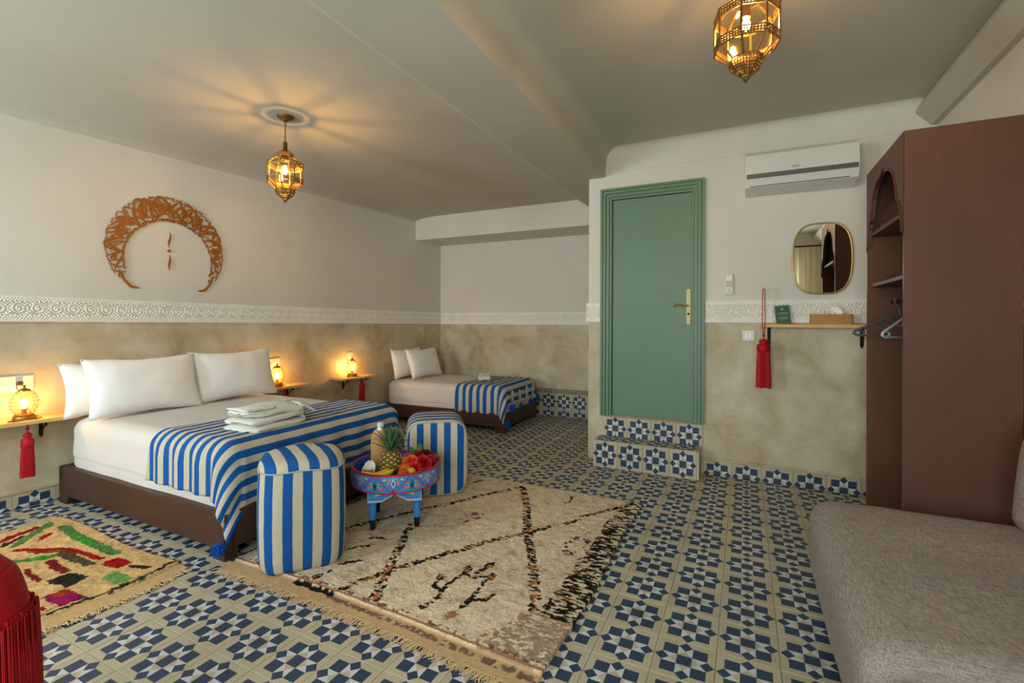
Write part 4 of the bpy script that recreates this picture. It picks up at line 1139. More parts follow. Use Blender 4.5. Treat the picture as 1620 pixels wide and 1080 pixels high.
for dx, dy, dz, a, L, up in ((-.03, -.02, .085, 2.2, .07, .9), (-.005, -.01, .09, 1.2, .075, 1.0), (.085, -.01, .06, .1, .05, .4), (-.01, -.095, .02, -1.2, .05, .2), (.09, .03, .06, .8, .05, .5), (-.08, 0, .06, 2.8, .05, .5), (.045, -.085, .02, -.9, .04, .3)):
    m = MB(); P = []; d_ = RB @ (rdir * cos(a) + vdir * sin(a)); sd = Vector((-d_.y, d_.x, 0)); o_ = bl(dx, dy, dz)
    for s_ in np.linspace(0, 1, 9):
        w = .018 * sin(PI * min(1, s_ * .97 + .02)) ** .8; c_ = o_ + d_ * (L * s_ * (1 - up * .55)) + Vector((0, 0, L * s_ * up - .02 * s_ * s_))
        P.append([tuple(c_ + sd * (e * w) + Vector((0, 0, .005 * abs(e)))) for e in (-1, -.5, 0, .5, 1)])
    m.quadgrid(np.array(P)); o = obj('leaf', m, ROSELEAF, bq, smooth=179); md = o.modifiers.new('t', 'SOLIDIFY'); md.thickness = .001

# ------------------------------------------------------------------ tassels, shelves and lamps
def tassel_parts(root, z_top, z_head, z_bot, r, mat, loop_w=.006, sx=0, sy=0, ball=True):
    """cord loop from z_top to the head at z_head, skirt down to z_bot (local z)"""
    m = MB(); hl = z_head
    m.tube([(sx, sy, hl), (sx - loop_w, sy, hl + (z_top - hl) * .3), (sx - loop_w * .8, sy, z_top - .01), (sx, sy, z_top), (sx + loop_w * .8, sy, z_top - .01), (sx + loop_w, sy, hl + (z_top - hl) * .3), (sx, sy, hl)], .0032, 6)
    obj('cord', m, mat, root, smooth=179)
    H = hl - z_bot
    prof = [(.004, hl), (r * .35, hl - .004), (r * .62, hl - .014), (r * .66, hl - .022), (r * .5, hl - .03), (r * .52, hl - .034), (r * .86, hl - .042), (r * .92, hl - .06), (r * .92, hl - .085), (r * .80, hl - .092)]
    prof = [(a, hl - (hl - z) * min(1, H / .26)) for a, z in prof]
    m = MB().lathe(prof, 28, (sx, sy, 0), rf=lambda a: 1 + .03 * cos(a * 14)); obj('head', m, mat, root, smooth=60)
    z1 = prof[-1][1]
    n = 96; th = np.linspace(0, 2 * PI, n, endpoint=False); rows = []
    rid = 1 + .055 * np.sign(np.sin(th * 24)) * np.abs(np.sin(th * 24)) ** .6
    for q in np.linspace(0, 1, 8):
        rr = r * (.84 + .16 * q + .05 * sin(q * 3)); rows.append(np.stack([sx + rr * rid * np.cos(th), sy + rr * rid * np.sin(th), np.full(n, z1 + (z_bot - z1) * q) + (RNG.normal(0, .0035, n) if q == 1 else 0)], -1))
    rows.append(np.stack([sx + .3 * r * np.cos(th), sy + .3 * r * np.sin(th), np.full(n, z_bot + .012)], -1))
    obj('skirt', MB().quadgrid(np.array(rows), closed_v=True), mat, root, smooth=50)
    if ball:
        m = MB().lathe([(.001, -.010), (.008, -.006), (.0105, 0), (.008, .006), (.001, .010)], 14, (sx, sy, hl + .022)); obj('knot', m, mat, root, smooth=179)
def bracket(parent, y, depth, drop, flip=1):
    m = MB().rbox(0, .004, y - .010, y + .010, -drop, 0, .001).rbox(0, depth, y - .008, y + .008, -.005, 0, .001)
    m.extrude([(y - .010, -drop), (y, -drop - .016), (y + .010, -drop)], 0, 0, .004)
    pts = [(.006 + (depth * .55) * t + .0 * t, y, -drop * .72 + drop * .62 * t ** 1.5) for t in np.linspace(0, 1, 9)]
    m.tube(pts, .004, 6)
    m.tube([(depth * .62 + .012 * (1 - t * .6) * cos(2 * PI * t * 1.3 + 2.2), y, -.026 + .012 * (1 - t * .6) * sin(2 * PI * t * 1.3 + 2.2)) for t in np.linspace(0, 1, 16)], .003, 5)
    return obj('bracket', m, IRON, parent, smooth=40)
def wl(y, out=0, z=0): return (XL(y) + out * cos(AL), y + out * sin(AL), z)
def bedside_shelf(label, yc, half, depth, z, brk):
    t = thing('wall_shelf', label, 'shelf', wl(yc, .001, z), AL, 'small bedside shelves')
    n = 10; r_ = .045; out = [(0, -half), (0, half)]
    out = [(0.0, -half)] + [(depth - r_ + r_ * sin(a), -half + r_ - r_ * cos(a)) for a in np.linspace(0, PI / 2, n)] + [(depth - r_ + r_ * cos(a), half - r_ + r_ * sin(a)) for a in np.linspace(0, PI / 2, n)] + [(0, half)]
    obj('board', MB().extrude(out, 2, -.022, 0), PINE, t)
    for y in brk:
        b = bracket(t, y, depth * .75, .105); b.location.z = -.022
    return t
SHZ = .565
bedside_shelf('pine wall shelf at the left edge, holding the nearest brass lamp', -.36, .255, .19, SHZ, (-.15, .10))
bedside_shelf('pine wall shelf half hidden behind the large bed pillows', 1.36, .24, .18, SHZ, (-.14, .12))
bedside_shelf('pine wall shelf between the two beds', 2.235, .24, .18, SHZ, (-.09, .17))
BULBL = emit_mat('lamp_bulb', (255, 182, 92), LAMP_W)
CORDM = plain('brown_cord', (66, 44, 26), .6)
PERF = None
def perforated_globe(r, zc):
    bm = bmesh.new(); bmesh.ops.create_icosphere(bm, subdivisions=3 + (r < .01), radius=r)
    me0 = bpy.data.meshes.new('tmp'); 
    # dual (hexagon) cells
    cen = {f.index: f.calc_center_median().normalized() * r for f in bm.faces}
    bm2 = bmesh.new(); vm = {k: bm2.verts.new(v) for k, v in cen.items()}
    for v in bm.verts:
        fs = list(v.link_faces); nrm = v.co.normalized(); t = nrm.orthogonal().normalized(); b = nrm.cross(t)
        fs.sort(key=lambda f: math.atan2(cen[f.index].dot(b), cen[f.index].dot(t)))
        bm2.faces.new([vm[f.index] for f in fs])
    keep = bm2.faces[:]
    drop = [f for f in keep if f.calc_center_median().z < -.80 * r or f.calc_center_median().z > .93 * r]
    bmesh.ops.delete(bm2, geom=drop, context='FACES')
    faces = bm2.faces[:]
    bm2.normal_update()
    res = bmesh.ops.inset_individual(bm2, faces=faces, thickness=.00165)
    bmesh.ops.delete(bm2, geom=faces, context='FACES_ONLY')
    for v in bm2.verts: v.co.z = v.co.z * 1.28 + zc
    bm.free()
    return MB().bm(bm2)
def globe_lamp(label, y, out, z, turn):
    t = thing('table_lamp', label, 'lamp', wl(y, out, z), AL + turn, 'perforated brass lamps')
    r_ = .066
    obj('base', MB().lathe([(.052, 0), (.054, .006), (.050, .022), (.044, .026), (.044, .034), (.001, .034)], 32), BRASS, t, smooth=40)
    sh = perforated_globe(r_, .034 + .067); o = obj('perforated_shade', sh, BRASS, t)
    md = o.modifiers.new('t', 'SOLIDIFY'); md.thickness = .0008
    obj('top_cap', MB().lathe([(.030, .172), (.027, .181), (.018, .186), (.006, .190), (.005, .198), (.009, .204), (.001, .210)], 20), BRASS, t, smooth=40)
    obj('bulb', MB().lathe([(.001, .066), (.008, .070), (.0145, .086), (.016, .100), (.012, .116), (.001, .124)], 14), BULBL, t, smooth=179, label='glowing bulb')
    obj('socket', MB().lathe([(.012, .03), (.012, .068)], 12), BRASS, t)
    m = MB(); m.tube([(.050, .0, .004), (.07, .03, .003), (.04, .07, .003), (-.02, .075, .003), (-.05, .06, .01), (-.075, .03, .06), (-.088, .0, .14), (-.092, -.01, .20)], .0022, 5)
    m.tube([(.052, -.01, .003), (.076, -.05, .003), (.05, -.085, .003), (.02, -.07, .003), (.05, -.05, .003)], .0022, 5)
    obj('power_cord', m, CORDM, t, smooth=179)
    return t
globe_lamp('lit perforated brass lamp at the left edge of the picture', -.365, .105, SHZ, 0)
globe_lamp('lit perforated brass lamp beside the far end of the pillows', 1.305, .10, SHZ, .3)
globe_lamp('lit perforated brass lamp on the shelf between the beds', 2.185, .10, SHZ, -.2)
def wall_tassel(label, y, out, ztop, zhead, zbot, r):
    t = thing('tassel', label, 'tassel', wl(y, out, zbot), AL, 'red tassels of the shelves')
    tassel_parts(t, ztop - zbot, zhead - zbot, 0, r, RED); return t
wall_tassel('red tassel hanging from the leftmost wall shelf', -.362, .150, SHZ - .022, .492, .225, .032)
wall_tassel('red tassel below the shelf hidden by the pillows', 1.36, .135, SHZ - .022, .50, .26, .032)
wall_tassel('red tassel below the shelf between the beds', 2.30, .125, SHZ - .022, .515, .268, .032)
def socket_plate(label, y, z, w, h, n):
    t = thing('socket_plate', label, 'socket', wl(y, .001, z), AL, 'white sockets above the shelves')
    obj('plate', MB().rbox(0, .009, -w / 2, w / 2, -h / 2, h / 2, .003), PLASTICW, t)
    for k in range(n):
        yy = (k - (n - 1) / 2) * (w / n)
        m = MB().lathe([(.020, 0), (.020, .003), (.017, .003), (.016, -.004), (.001, -.004)], 20); m.xform(Matrix.Translation((.008, yy, 0)) @ Matrix.Rotation(PI / 2, 4, 'Y')); s_ = obj('outlet', m, PLASTICW, t, smooth=30)
        m = MB()
        for q in (-1, 1): m.lathe([(.0025, 0), (.0025, .003)], 8, (0, q * .008, 0))
        m.xform(Matrix.Translation((.005, yy, 0)) @ Matrix.Rotation(PI / 2, 4, 'Y')); obj('pin_hole', m, BLACK, s_)
    return t
socket_plate('wide white double socket behind the nearest lamp', -.40, .775, .21, .098, 2)
socket_plate('white socket behind the lamp beside the pillows', 1.335, .765, .12, .10, 1)
socket_plate('small white socket behind the lamp between the beds', 2.235, .79, .075, .06, 1)
m_ = MB().rbox(.006, .03, -.022, .006, -.010, .014, .004)
t = thing('plug', 'dark plug in the socket behind the nearest lamp', 'plug', wl(-.355, .004, .775), AL); obj('plug_body', m_, CORDM, t)

# ------------------------------------------------------------------ calligraphy crescent on the left wall
ART = plain('copper_paint', (158, 92, 22), .5, .15, spec=.35, var=.16, nscale=6)
art = thing('wall_art', 'copper coloured calligraphy crescent mounted above the large bed', 'wall art', wl(.4625, .006, 1.711), AL)
def ribbon(m, pts, w, x0=.0, th=.004):
    """flat stroke in the wall plane (y,z) with widths w"""
    pts = [Vector((p[0], p[1])) for p in pts]; n = len(pts); Lr, Rr = [], []
    for i, p in enumerate(pts):
        d = (pts[min(i + 1, n - 1)] - pts[max(i - 1, 0)]); d = d.normalized() if d.length > 1e-9 else Vector((1, 0)); q = Vector((-d.y, d.x)) * w[i]
        Lr.append(p + q); Rr.append(p - q)
    row = lambda x, A: [(x, a.x, a.y) for a in A]
    m.quadgrid(np.array([row(x0 + th, Lr), row(x0 + th, Rr)])); m.quadgrid(np.array([row(x0, Lr), row(x0 + th, Lr)])); m.quadgrid(np.array([row(x0 + th, Rr), row(x0, Rr)])); m.quadgrid(np.array([row(x0, Rr), row(x0, Lr)]))
RO = .405; RI, CI = .298, (.008, -.085)
rg = random.Random(11)
def cres(phi, q):
    """phi: angle round the crescent (0 = up, + = right), q: 0 inner rim .. 1 outer rim"""
    d = Vector((sin(phi), cos(phi))); o = d * RO
    # inner rim along the same ray from the centre
    c = Vector(CI); b = d.dot(c); disc = b * b - c.length_squared + RI * RI; i_ = d * (b + math.sqrt(max(disc, 0)))
    return i_ + (o - i_) * q, (o - i_).length
PH = 2.30
m = MB()
def stroke(a, w0, kind):
    pts = []; ww = []
    for s_ in np.linspace(0, 1, 12):
        ph, q = a(s_); p, wd = cres(max(-PH, min(PH, ph)), q); pts.append(p); ww.append(max(.0014, w0 * (sin(PI * min(1, s_ * .92 + .06)) ** .7)))
    ribbon(m, pts, ww, rg.uniform(0, .002))
phis = np.linspace(-PH + .10, PH - .10, 54)
for ph in phis:
    _, wd = cres(ph, .5); k = max(.25, min(1, wd / .19)); dphi = .20 * k + .03
    for rep in range(2 if k > .5 else 1):
        t_ = rg.random(); sg = rg.choice((-1, 1)); p0 = ph + rg.uniform(-.03, .03); w0 = .0072 * (.62 + .38 * k)
        if t_ < .35:      # swept blade from the inner towards the outer rim
            qa, qb = rg.uniform(.0, .35), rg.uniform(.75, 1.0); stroke(lambda s_: (p0 + sg * dphi * (s_ ** 1.4 - .4), qa + (qb - qa) * s_ ** .8), w0, 0)
        elif t_ < .70:    # loop
            q0 = rg.uniform(.25, .75); rr = rg.uniform(.16, .26); rp = rg.uniform(.055, .10) * k + .01; st_ = rg.uniform(0, 6.3)
            stroke(lambda s_: (p0 + rp * cos(st_ + 5.6 * s_), min(1, max(0, q0 + rr * sin(st_ + 5.6 * s_)))), w0 * .9, 1)
        else:             # S curve along the crescent
            q0 = rg.uniform(.15, .85); stroke(lambda s_: (p0 + (s_ - .5) * dphi * 1.9, min(1, max(0, q0 + .2 * sin(2 * PI * s_ + sg)))), w0, 2)
for q0, w0 in ((.03, .005), (.97, .0035)):          # scalloped rims
    for ph in np.linspace(-PH + .25, PH - .25, 30 if q0 < .5 else 30):
        stroke(lambda s_: (ph + (s_ - .5) * .17, q0 + (.10 if q0 < .5 else -.10) * sin(PI * s_) * rg.choice((1, 1, -.2))), w0, 3)
ring = obj('crescent', m, ART, art)
for sg, yo in ((-1, 0), (1, 0)):                     # thin tails
    m = MB()
    p0, _ = cres(sg * (PH - .22), .5); e = Vector((sg * .285 - sg * .03 + (.0 if sg > 0 else .01), -.300)); e2 = e + Vector((-sg * .045, -.006))
    ribbon(m, [p0 + (e - p0) * t + Vector((sg * .014 * sin(PI * t), 0)) for t in np.linspace(0, 1, 9)] + [e + (e2 - e) * t for t in np.linspace(.15, 1, 7)], [.004 + .004 * sin(PI * s_) for s_ in np.linspace(0, 1, 16)])
    obj('tail', m, ART, art)
for sgn, z0, z1 in ((1, .135, .015), (-1, -.035, -.16)):
    m = MB(); ss = np.linspace(0, 1, 17)
    ribbon(m, [(.006 * sin(2 * PI * s_) * (1 if sgn > 0 else .6) + .002, z0 + (z1 - z0) * s_) for s_ in ss], [.0012 + .0065 * sin(PI * s_) ** 1.3 for s_ in ss]); obj('stroke', m, ART, art)
m = MB(); d_ = .015; m.extrude([(-d_, -.008), (0, -.008 - d_), (d_, -.008), (0, -.008 + d_)], 0, 0, .004); obj('diamond', m, ART, art)

# ------------------------------------------------------------------ ceiling lanterns
LBRASS = plain('dark_lantern_brass', (122, 94, 50), .45, .8, var=.3, nscale=80, bump=.2, bscale=200)
BULBC = emit_mat('lantern_bulb', (255, 204, 132), LANTERN_W)
AMBER = pane_mat('amber_pane', (255, 250, 234), .07); AMBERD = pane_mat('deep_amber_pane', (255, 232, 188), .07)
def oct_(r, z, rot=PI / 8): return [(r * cos(rot + k * PI / 4), r * sin(rot + k * PI / 4), z) for k in range(8)]
def pierced(m, A, B, nu, nv, th=.0012):
    """pierced metal sheet between edges A and B (lists of 2 points each)"""
    bm = bmesh.new(); a0, a1 = map(Vector, A); b0, b1 = map(Vector, B); g = [[bm.verts.new((a0.lerp(a1, i / nu)).lerp(b0.lerp(b1, i / nu), j / nv)) for j in range(nv + 1)] for i in range(nu + 1)]
    fs = [bm.faces.new((g[i][j], g[i + 1][j], g[i + 1][j + 1], g[i][j + 1])) for i in range(nu) for j in range(nv)]
    w = min((a1 - a0).length / nu, (b0 - a0).length / nv); bm.normal_update()
    bmesh.ops.inset_individual(bm, faces=fs, thickness=w * .34); bmesh.ops.delete(bm, geom=fs, context='FACES_ONLY'); m.bm(bm)
def lantern(label, x, y, zc):
    """hangs from the ceiling at zc; tip .565 below"""
    t = thing('lantern', label, 'lantern', (x, y, zc - .565), .25, 'octagonal brass lanterns')
    Z = lambda q: .565 - q
    obj('canopy', MB().lathe([(.052, Z(0)), (.052, Z(.006)), (.044, Z(.014)), (.022, Z(.024)), (.012, Z(.034)), (.001, Z(.036))], 28), LBRASS, t, smooth=45)
    m = MB()
    for k in range(9):
        z = Z(.040 + k * .0145); a = k % 2 * PI / 2
        m.tube([(.0055 * cos(q) * cos(a), .0055 * cos(q) * sin(a), z + .0105 * sin(q)) for q in np.linspace(0, 2 * PI, 12, endpoint=False)], .0016, 5, closed=True)
    obj('chain', m, LBRASS, t, smooth=179)
    obj('stem', MB().lathe([(.010, Z(.165)), (.013, Z(.168)), (.013, Z(.20)), (.016, Z(.205)), (.010, Z(.21)), (.020, Z(.222)), (.044, Z(.236))], 20, cap=False), LBRASS, t, smooth=45)
    r1, r2 = .052, .108; z0, z1, z2, z3, z4 = Z(.232), Z(.265), Z(.318), Z(.422), Z(.476)
    lv = [(r1, z1), (r2, z2), (r2, z3), (r1 + .004, z4)]
    # collar, bands
    m = MB(); A, B = oct_(r1, z1 + .022), oct_(r1 + .002, z1)
    for k in range(8): pierced(m, (A[k], A[(k + 1) % 8]), (B[k], B[(k + 1) % 8]), 5, 3)
    o = obj('pierced_collar', m, LBRASS, t); o.modifiers.new('t', 'SOLIDIFY').thickness = .0016
    for zc_ in (z2, z3):
        m = MB(); A, B = oct_(r2 + .003, zc_ + .014), oct_(r2 + .003, zc_ - .014)
        for k in range(8):
            pierced(m, (A[k], A[(k + 1) % 8]), (B[k], B[(k + 1) % 8]), 8, 3)
        for e in (A, B): m.tube([tuple(p) for p in e], .0034, 4, closed=True)
        o = obj('pierced_band', m, LBRASS, t); o.modifiers.new('t', 'SOLIDIFY').thickness = .0014
    m = MB()
    for (ra, za), (rb_, zb_) in zip(lv[:-1], lv[1:]):
        A, B = oct_(ra, za), oct_(rb_, zb_)
        for k in range(8): m.tube([A[k], B[k]], .0042, 4)
    for r_, z in (lv[0], lv[-1]): m.tube(oct_(r_, z), .003, 4, closed=True)
    obj('cage', m, LBRASS, t)
    for q, ((ra, za), (rb_, zb_)) in enumerate(zip(lv[:-1], lv[1:])):
        A, B = oct_(ra - .001, za), oct_(rb_ - .001, zb_)
        for k in range(8):
            obj('pane', MB().poly([A[k], A[(k + 1) % 8], B[(k + 1) % 8], B[k]]), AMBER if q == 1 else AMBERD, t)
    # bottom: lobed pierced bowl and finial
    m = MB(); rr = [(r1 + .004, z4), (r1 + .009, z4 - .014), (.053, z4 - .030), (.036, z4 - .046), (.017, z4 - .060), (.006, z4 - .078)]
    for (ra, za), (rb_, zb_) in zip(rr[:-1], rr[1:]):
        A, B = oct_(ra, za), oct_(rb_, zb_)
        for k in range(8): pierced(m, (A[k], A[(k + 1) % 8]), (B[k], B[(k + 1) % 8]), 4 if ra > .03 else 2, 2)
    for k in range(8): m.tube([(r_ * 1.02 * cos(PI / 8 + k * PI / 4), r_ * 1.02 * sin(PI / 8 + k * PI / 4), z) for r_, z in rr], .0028, 4)
    o = obj('pierced_bowl', m, LBRASS, t); o.modifiers.new('t', 'SOLIDIFY').thickness = .0012
    obj('finial', MB().lathe([(.001, 0), (.004, .004), (.002, .008), (.006, .012), (.002, .016), (.007, z4 - .074)], 12), LBRASS, t, smooth=60)
    obj('socket', MB().lathe([(.014, z2 - .005), (.014, z1 + .01)], 14), LBRASS, t)
    obj('bulb', MB().lathe([(.001, z2 - .052), (.008, z2 - .050), (.014, z2 - .040), (.014, z2 - .030), (.009, z2 - .014), (.008, z2 - .004)], 14), BULBC, t, smooth=179, label='glowing bulb')
    return t
lantern('octagonal brass lantern hanging above the large bed', -2.205, .470, ZL)
lantern('octagonal brass lantern at the top edge, right of the beam', .486, .306, ZR)

# ------------------------------------------------------------------ door wall: shelf, tassel, mirror and fittings
def dw(x, z): return (x, YD, z)
ws = thing('wall_shelf', 'long narrow pine shelf below the oval mirror', 'shelf', (.9, YD, 1.14), 0)
obj('board', MB().rbox(.588, 1.236, YD - .115, YD - .001, 1.136, 1.160, .003), PINE, ws, world=True)
for x in (.645, 1.20):
    m = MB().rbox(x - .011, x + .011, YD - .005, YD - .001, 1.015, 1.136, .001).rbox(x - .009, x + .009, YD - .09, YD - .001, 1.131, 1.136, .001)
    m.extrude([(x + .011, 1.015), (x, .995), (x - .011, 1.015)], 1, YD - .005, YD - .001)
    m.tube([(x, YD - .006 - .05 * t, 1.05 + .07 * t ** 1.5) for t in np.linspace(0, 1, 8)], .004, 6)
    obj('bracket', m, IRON, ws, world=True)
ts = thing('tassel', 'long red tassel hanging from a nail beside the long shelf', 'tassel', (.606, YD - .135, .71), 0)
tassel_parts(ts, .70, .345, 0, .046, RED, .009)
m = MB().tube([(0, .134, .703), (0, -.01, .706)], .004, 6); obj('nail', m, BRASS, ts)
cd_ = thing('menu_card', 'small green printed card standing on the long shelf', 'card', (.735, YD - .062, 1.160), .04)
CARDG = plain('green_card', (44, 86, 58), .5, var=.05); PRINT = plain('pale_print', (150, 178, 152), .6)
m = MB().rbox(-.047, .047, -.0015, .0015, 0, .135, .0008); TILTC = Matrix.Rotation(-.16, 4, 'X') @ Matrix.Rotation(-.09, 4, 'Y'); m.xform(TILTC); obj('sheet', m, CARDG, cd_)
m = MB(); f = -.0019
for z, w in ((.082, .030), (.076, .034), (.070, .032), (.050, .030), (.044, .034), (.038, .032), (.030, .020)): m.box(-w, w, f, -.0014, z, z + .0022)
for a, b, c, d in ((-.042, .042, .006, .0072), (-.042, .042, .128, .1292)): m.box(a, b, f, -.0014, c, d)
for x in (-.042, .041): m.box(x, x + .001, f, -.0014, .006, .129)
m.poly([(-.010, f, .102), (.010, f, .102), (0, f, .122)]); m.xform(TILTC); obj('print', m, PRINT, cd_)
m = MB().box(-.004, .004, 0, .05, 0, .002); obj('foot', m, CARDG, cd_)
tbx = thing('tissue_box', 'flat woven tissue box with a tissue sticking out on the long shelf', 'tissue box', (1.015, YD - .062, 1.160), 0)
m = MB()
for k in range(9): 
    z = .004 + k * .0078
    hw_, hd = .118, .044; r_ = .018
    pts = [(sx * (hw_ - r_) + r_ * cos(a), sy * (hd - r_) + r_ * sin(a), z) for sx, sy, a0 in ((1, 1, 0), (-1, 1, PI / 2), (-1, -1, PI), (1, -1, 1.5 * PI)) for a in np.linspace(a0, a0 + PI / 2, 5)]
    m.tube(pts, .0043, 5, closed=True)
obj('woven_side', m, WICK, tbx, smooth=179)
m = MB().rbox(-.112, .112, -.038, .038, .0, .069, .006); obj('lid', m, WICK, tbx)
m = MB(); P = np.zeros((9, 9, 3))
for i, a in enumerate(np.linspace(-1, 1, 9)):
    for j, c in enumerate(np.linspace(0, 1, 9)): P[i, j] = (.02 + a * (.022 + .035 * c) + .01 * sin(c * 4), .012 * sin(a * 3 + c * 3), .066 + .055 * c * (1 - .35 * a * a) + .006 * sin(a * 5))
m.quadgrid(P); o = obj('tissue', m, PILLOWM, tbx, smooth=179); o.modifiers.new('t', 'SOLIDIFY').thickness = .0012
# mirror
mr = thing('mirror', 'gold framed mirror with rounded barrel shape above the long shelf', 'mirror', (.968, YD, 1.62), 0)
def barrel(k, n=64):
    out = []
    for a in np.linspace(0, 2 * PI, n, endpoint=False):
        c, s_ = cos(a), sin(a); rr = (abs(c) ** 4.4 + abs(s_) ** 4.4) ** (-1 / 4.4); x, z = rr * c, rr * s_
        out.append((x * .149 * k * (1 + .18 * (1 - min(1, z * z))), z * .246 * (1 - (1 - k) * .7) * (1 - .05 * min(1, x * x))))
    return out
MIRR = NT('mirror_glass'); MIRR.base((.92, .92, .90, 1), .01, 1.0)
m = MB().extrude([p for p in barrel(.985)], 1, -.016, -.012); obj('glass', m, MIRR.m, mr)
obj('gold_frame', MB().tube([(p[0], -.014, p[1]) for p in barrel(1.0)], .0065, 8, closed=True), GOLD, mr, smooth=179)
obj('back_board', MB().extrude(barrel(.97), 1, -.011, -.005), DARKWOOD, mr)
# remote control in its holder
rc = thing('remote_control', 'white remote control in a wall holder right of the door', 'remote control', (.379, YD, 1.38), 0)
obj('holder', MB().rbox(-.029, .029, -.022, -.001, -.002, .045, .003), PLASTICW, rc); obj('body', MB().rbox(-.026, .026, -.026, -.006, .002, .152, .005), PLASTICW, rc)
obj('screen', MB().rbox(-.020, .020, -.0275, -.025, .108, .143, .001), plain('lcd', (196, 208, 210), .2), rc)
for r_ in range(4):
    for c in range(3):
        obj('button', MB().rbox(-.018 + c * .013, -.008 + c * .013, -.0278, -.025, .058 + r_ * .012, .064 + r_ * .012, .0008), plain('red_button', (176, 84, 60), .5) if (r_ == 3 and c == 0) else PLASTICG, rc)
m = MB().lathe([(.009, 0), (.009, .002), (.006, .002), (.006, 0)], 18, cap=False); m.xform(Matrix.Translation((0, -.0258, .034)) @ Matrix.Rotation(PI / 2, 4, 'X')); obj('dial', m, PLASTICG, rc)
obj('name_strip', MB().rbox(-.014, .014, -.0272, -.025, .012, .016, .0005), PLASTICG, rc)
sw = thing('light_switch', 'white double light switch below the plaster frieze', 'light switch', (.51, YD, 1.073), 0)
obj('plate', MB().rbox(-.041, .041, -.010, -.001, -.040, .040, .003), PLASTICW, sw)
for sx in (-1, 1): obj('rocker', MB().rbox(sx * .011 - .0105, sx * .011 + .0105, -.0145, -.008, -.021, .021, .002), plain('rocker_white', (226, 228, 226), .3), sw)
# air conditioner
ac = thing('air_conditioner', 'white wall air conditioner with a grey strip above the mirror', 'air conditioner', (.81, YD, 2.11), 0)
AX0, AX1 = .486, 1.150
prof = [(YD - .001, 2.385), (YD - .16, 2.372), (YD - .185, 2.350), (YD - .200, 2.215), (YD - .198, 2.180), (YD - .168, 2.128), (YD - .02, 2.098), (YD - .001, 2.100)]
m = MB(); m.extrude([(a, b) for a, b in prof], 0, AX0, AX1); me = obj('casing', m, PLASTICW, ac, world=True)
bv = me.modifiers.new('b', 'BEVEL'); bv.width = .012; bv.segments = 3; bv.limit_method = 'ANGLE'; bv.angle_limit = .6
m = MB(); a0 = (YD - .2015, 2.232); a1 = (YD - .2005, 2.200)
m.extrude([(YD - .204, 2.214), (YD - .203, 2.182), (YD - .195, 2.182), (YD - .195, 2.214)], 0, AX0 + .008, AX1 - .006)
obj('grey_strip', m, plain('grey_strip', (92, 90, 86), .35), ac, world=True)
m = MB(); m.poly([(AX0 + .03, YD - .1975, 2.176), (AX1 - .05, YD - .1975, 2.176), (AX1 - .056, YD - .174, 2.137), (AX0 + .03, YD - .174, 2.137)])
o = obj('air_flap', m, PLASTICW, ac, world=True); o.modifiers.new('t', 'SOLIDIFY').thickness = .004
obj('flap_gap', MB().box(AX0 + .028, AX1 - .05, YD - .1745, YD - .160, 2.1315, 2.1365), BLACK, ac, world=True)
m = MB().lathe([(.005, 0), (.005, .003)], 12); m.xform(Matrix.Translation((1.0, YD - .203, 2.198)) @ Matrix.Rotation(PI / 2, 4, 'X')); obj('sensor', m, BLACK, ac, world=True)
fc = bpy.data.curves.new('ac_lettering', 'FONT'); fc.body = 'FINIX'; fc.size = .019; fc.extrude = .0006; fc.align_x = 'CENTER'
fo = bpy.data.objects.new('lettering', fc); COL.objects.link(fo)
bpy.context.view_layer.update(); dg = bpy.context.evaluated_depsgraph_get(); tm_ = bpy.data.meshes.new_from_object(fo.evaluated_get(dg)); bpy.data.objects.remove(fo); tm_.materials.clear(); tm_.materials.append(PLASTICG)
o = bpy.data.objects.new('lettering', tm_); link(o, ac, True); o.matrix_basis = Matrix.Translation((.792, YD - .2000, 2.232)) @ Matrix.Rotation(PI / 2 - .12, 4, 'X')

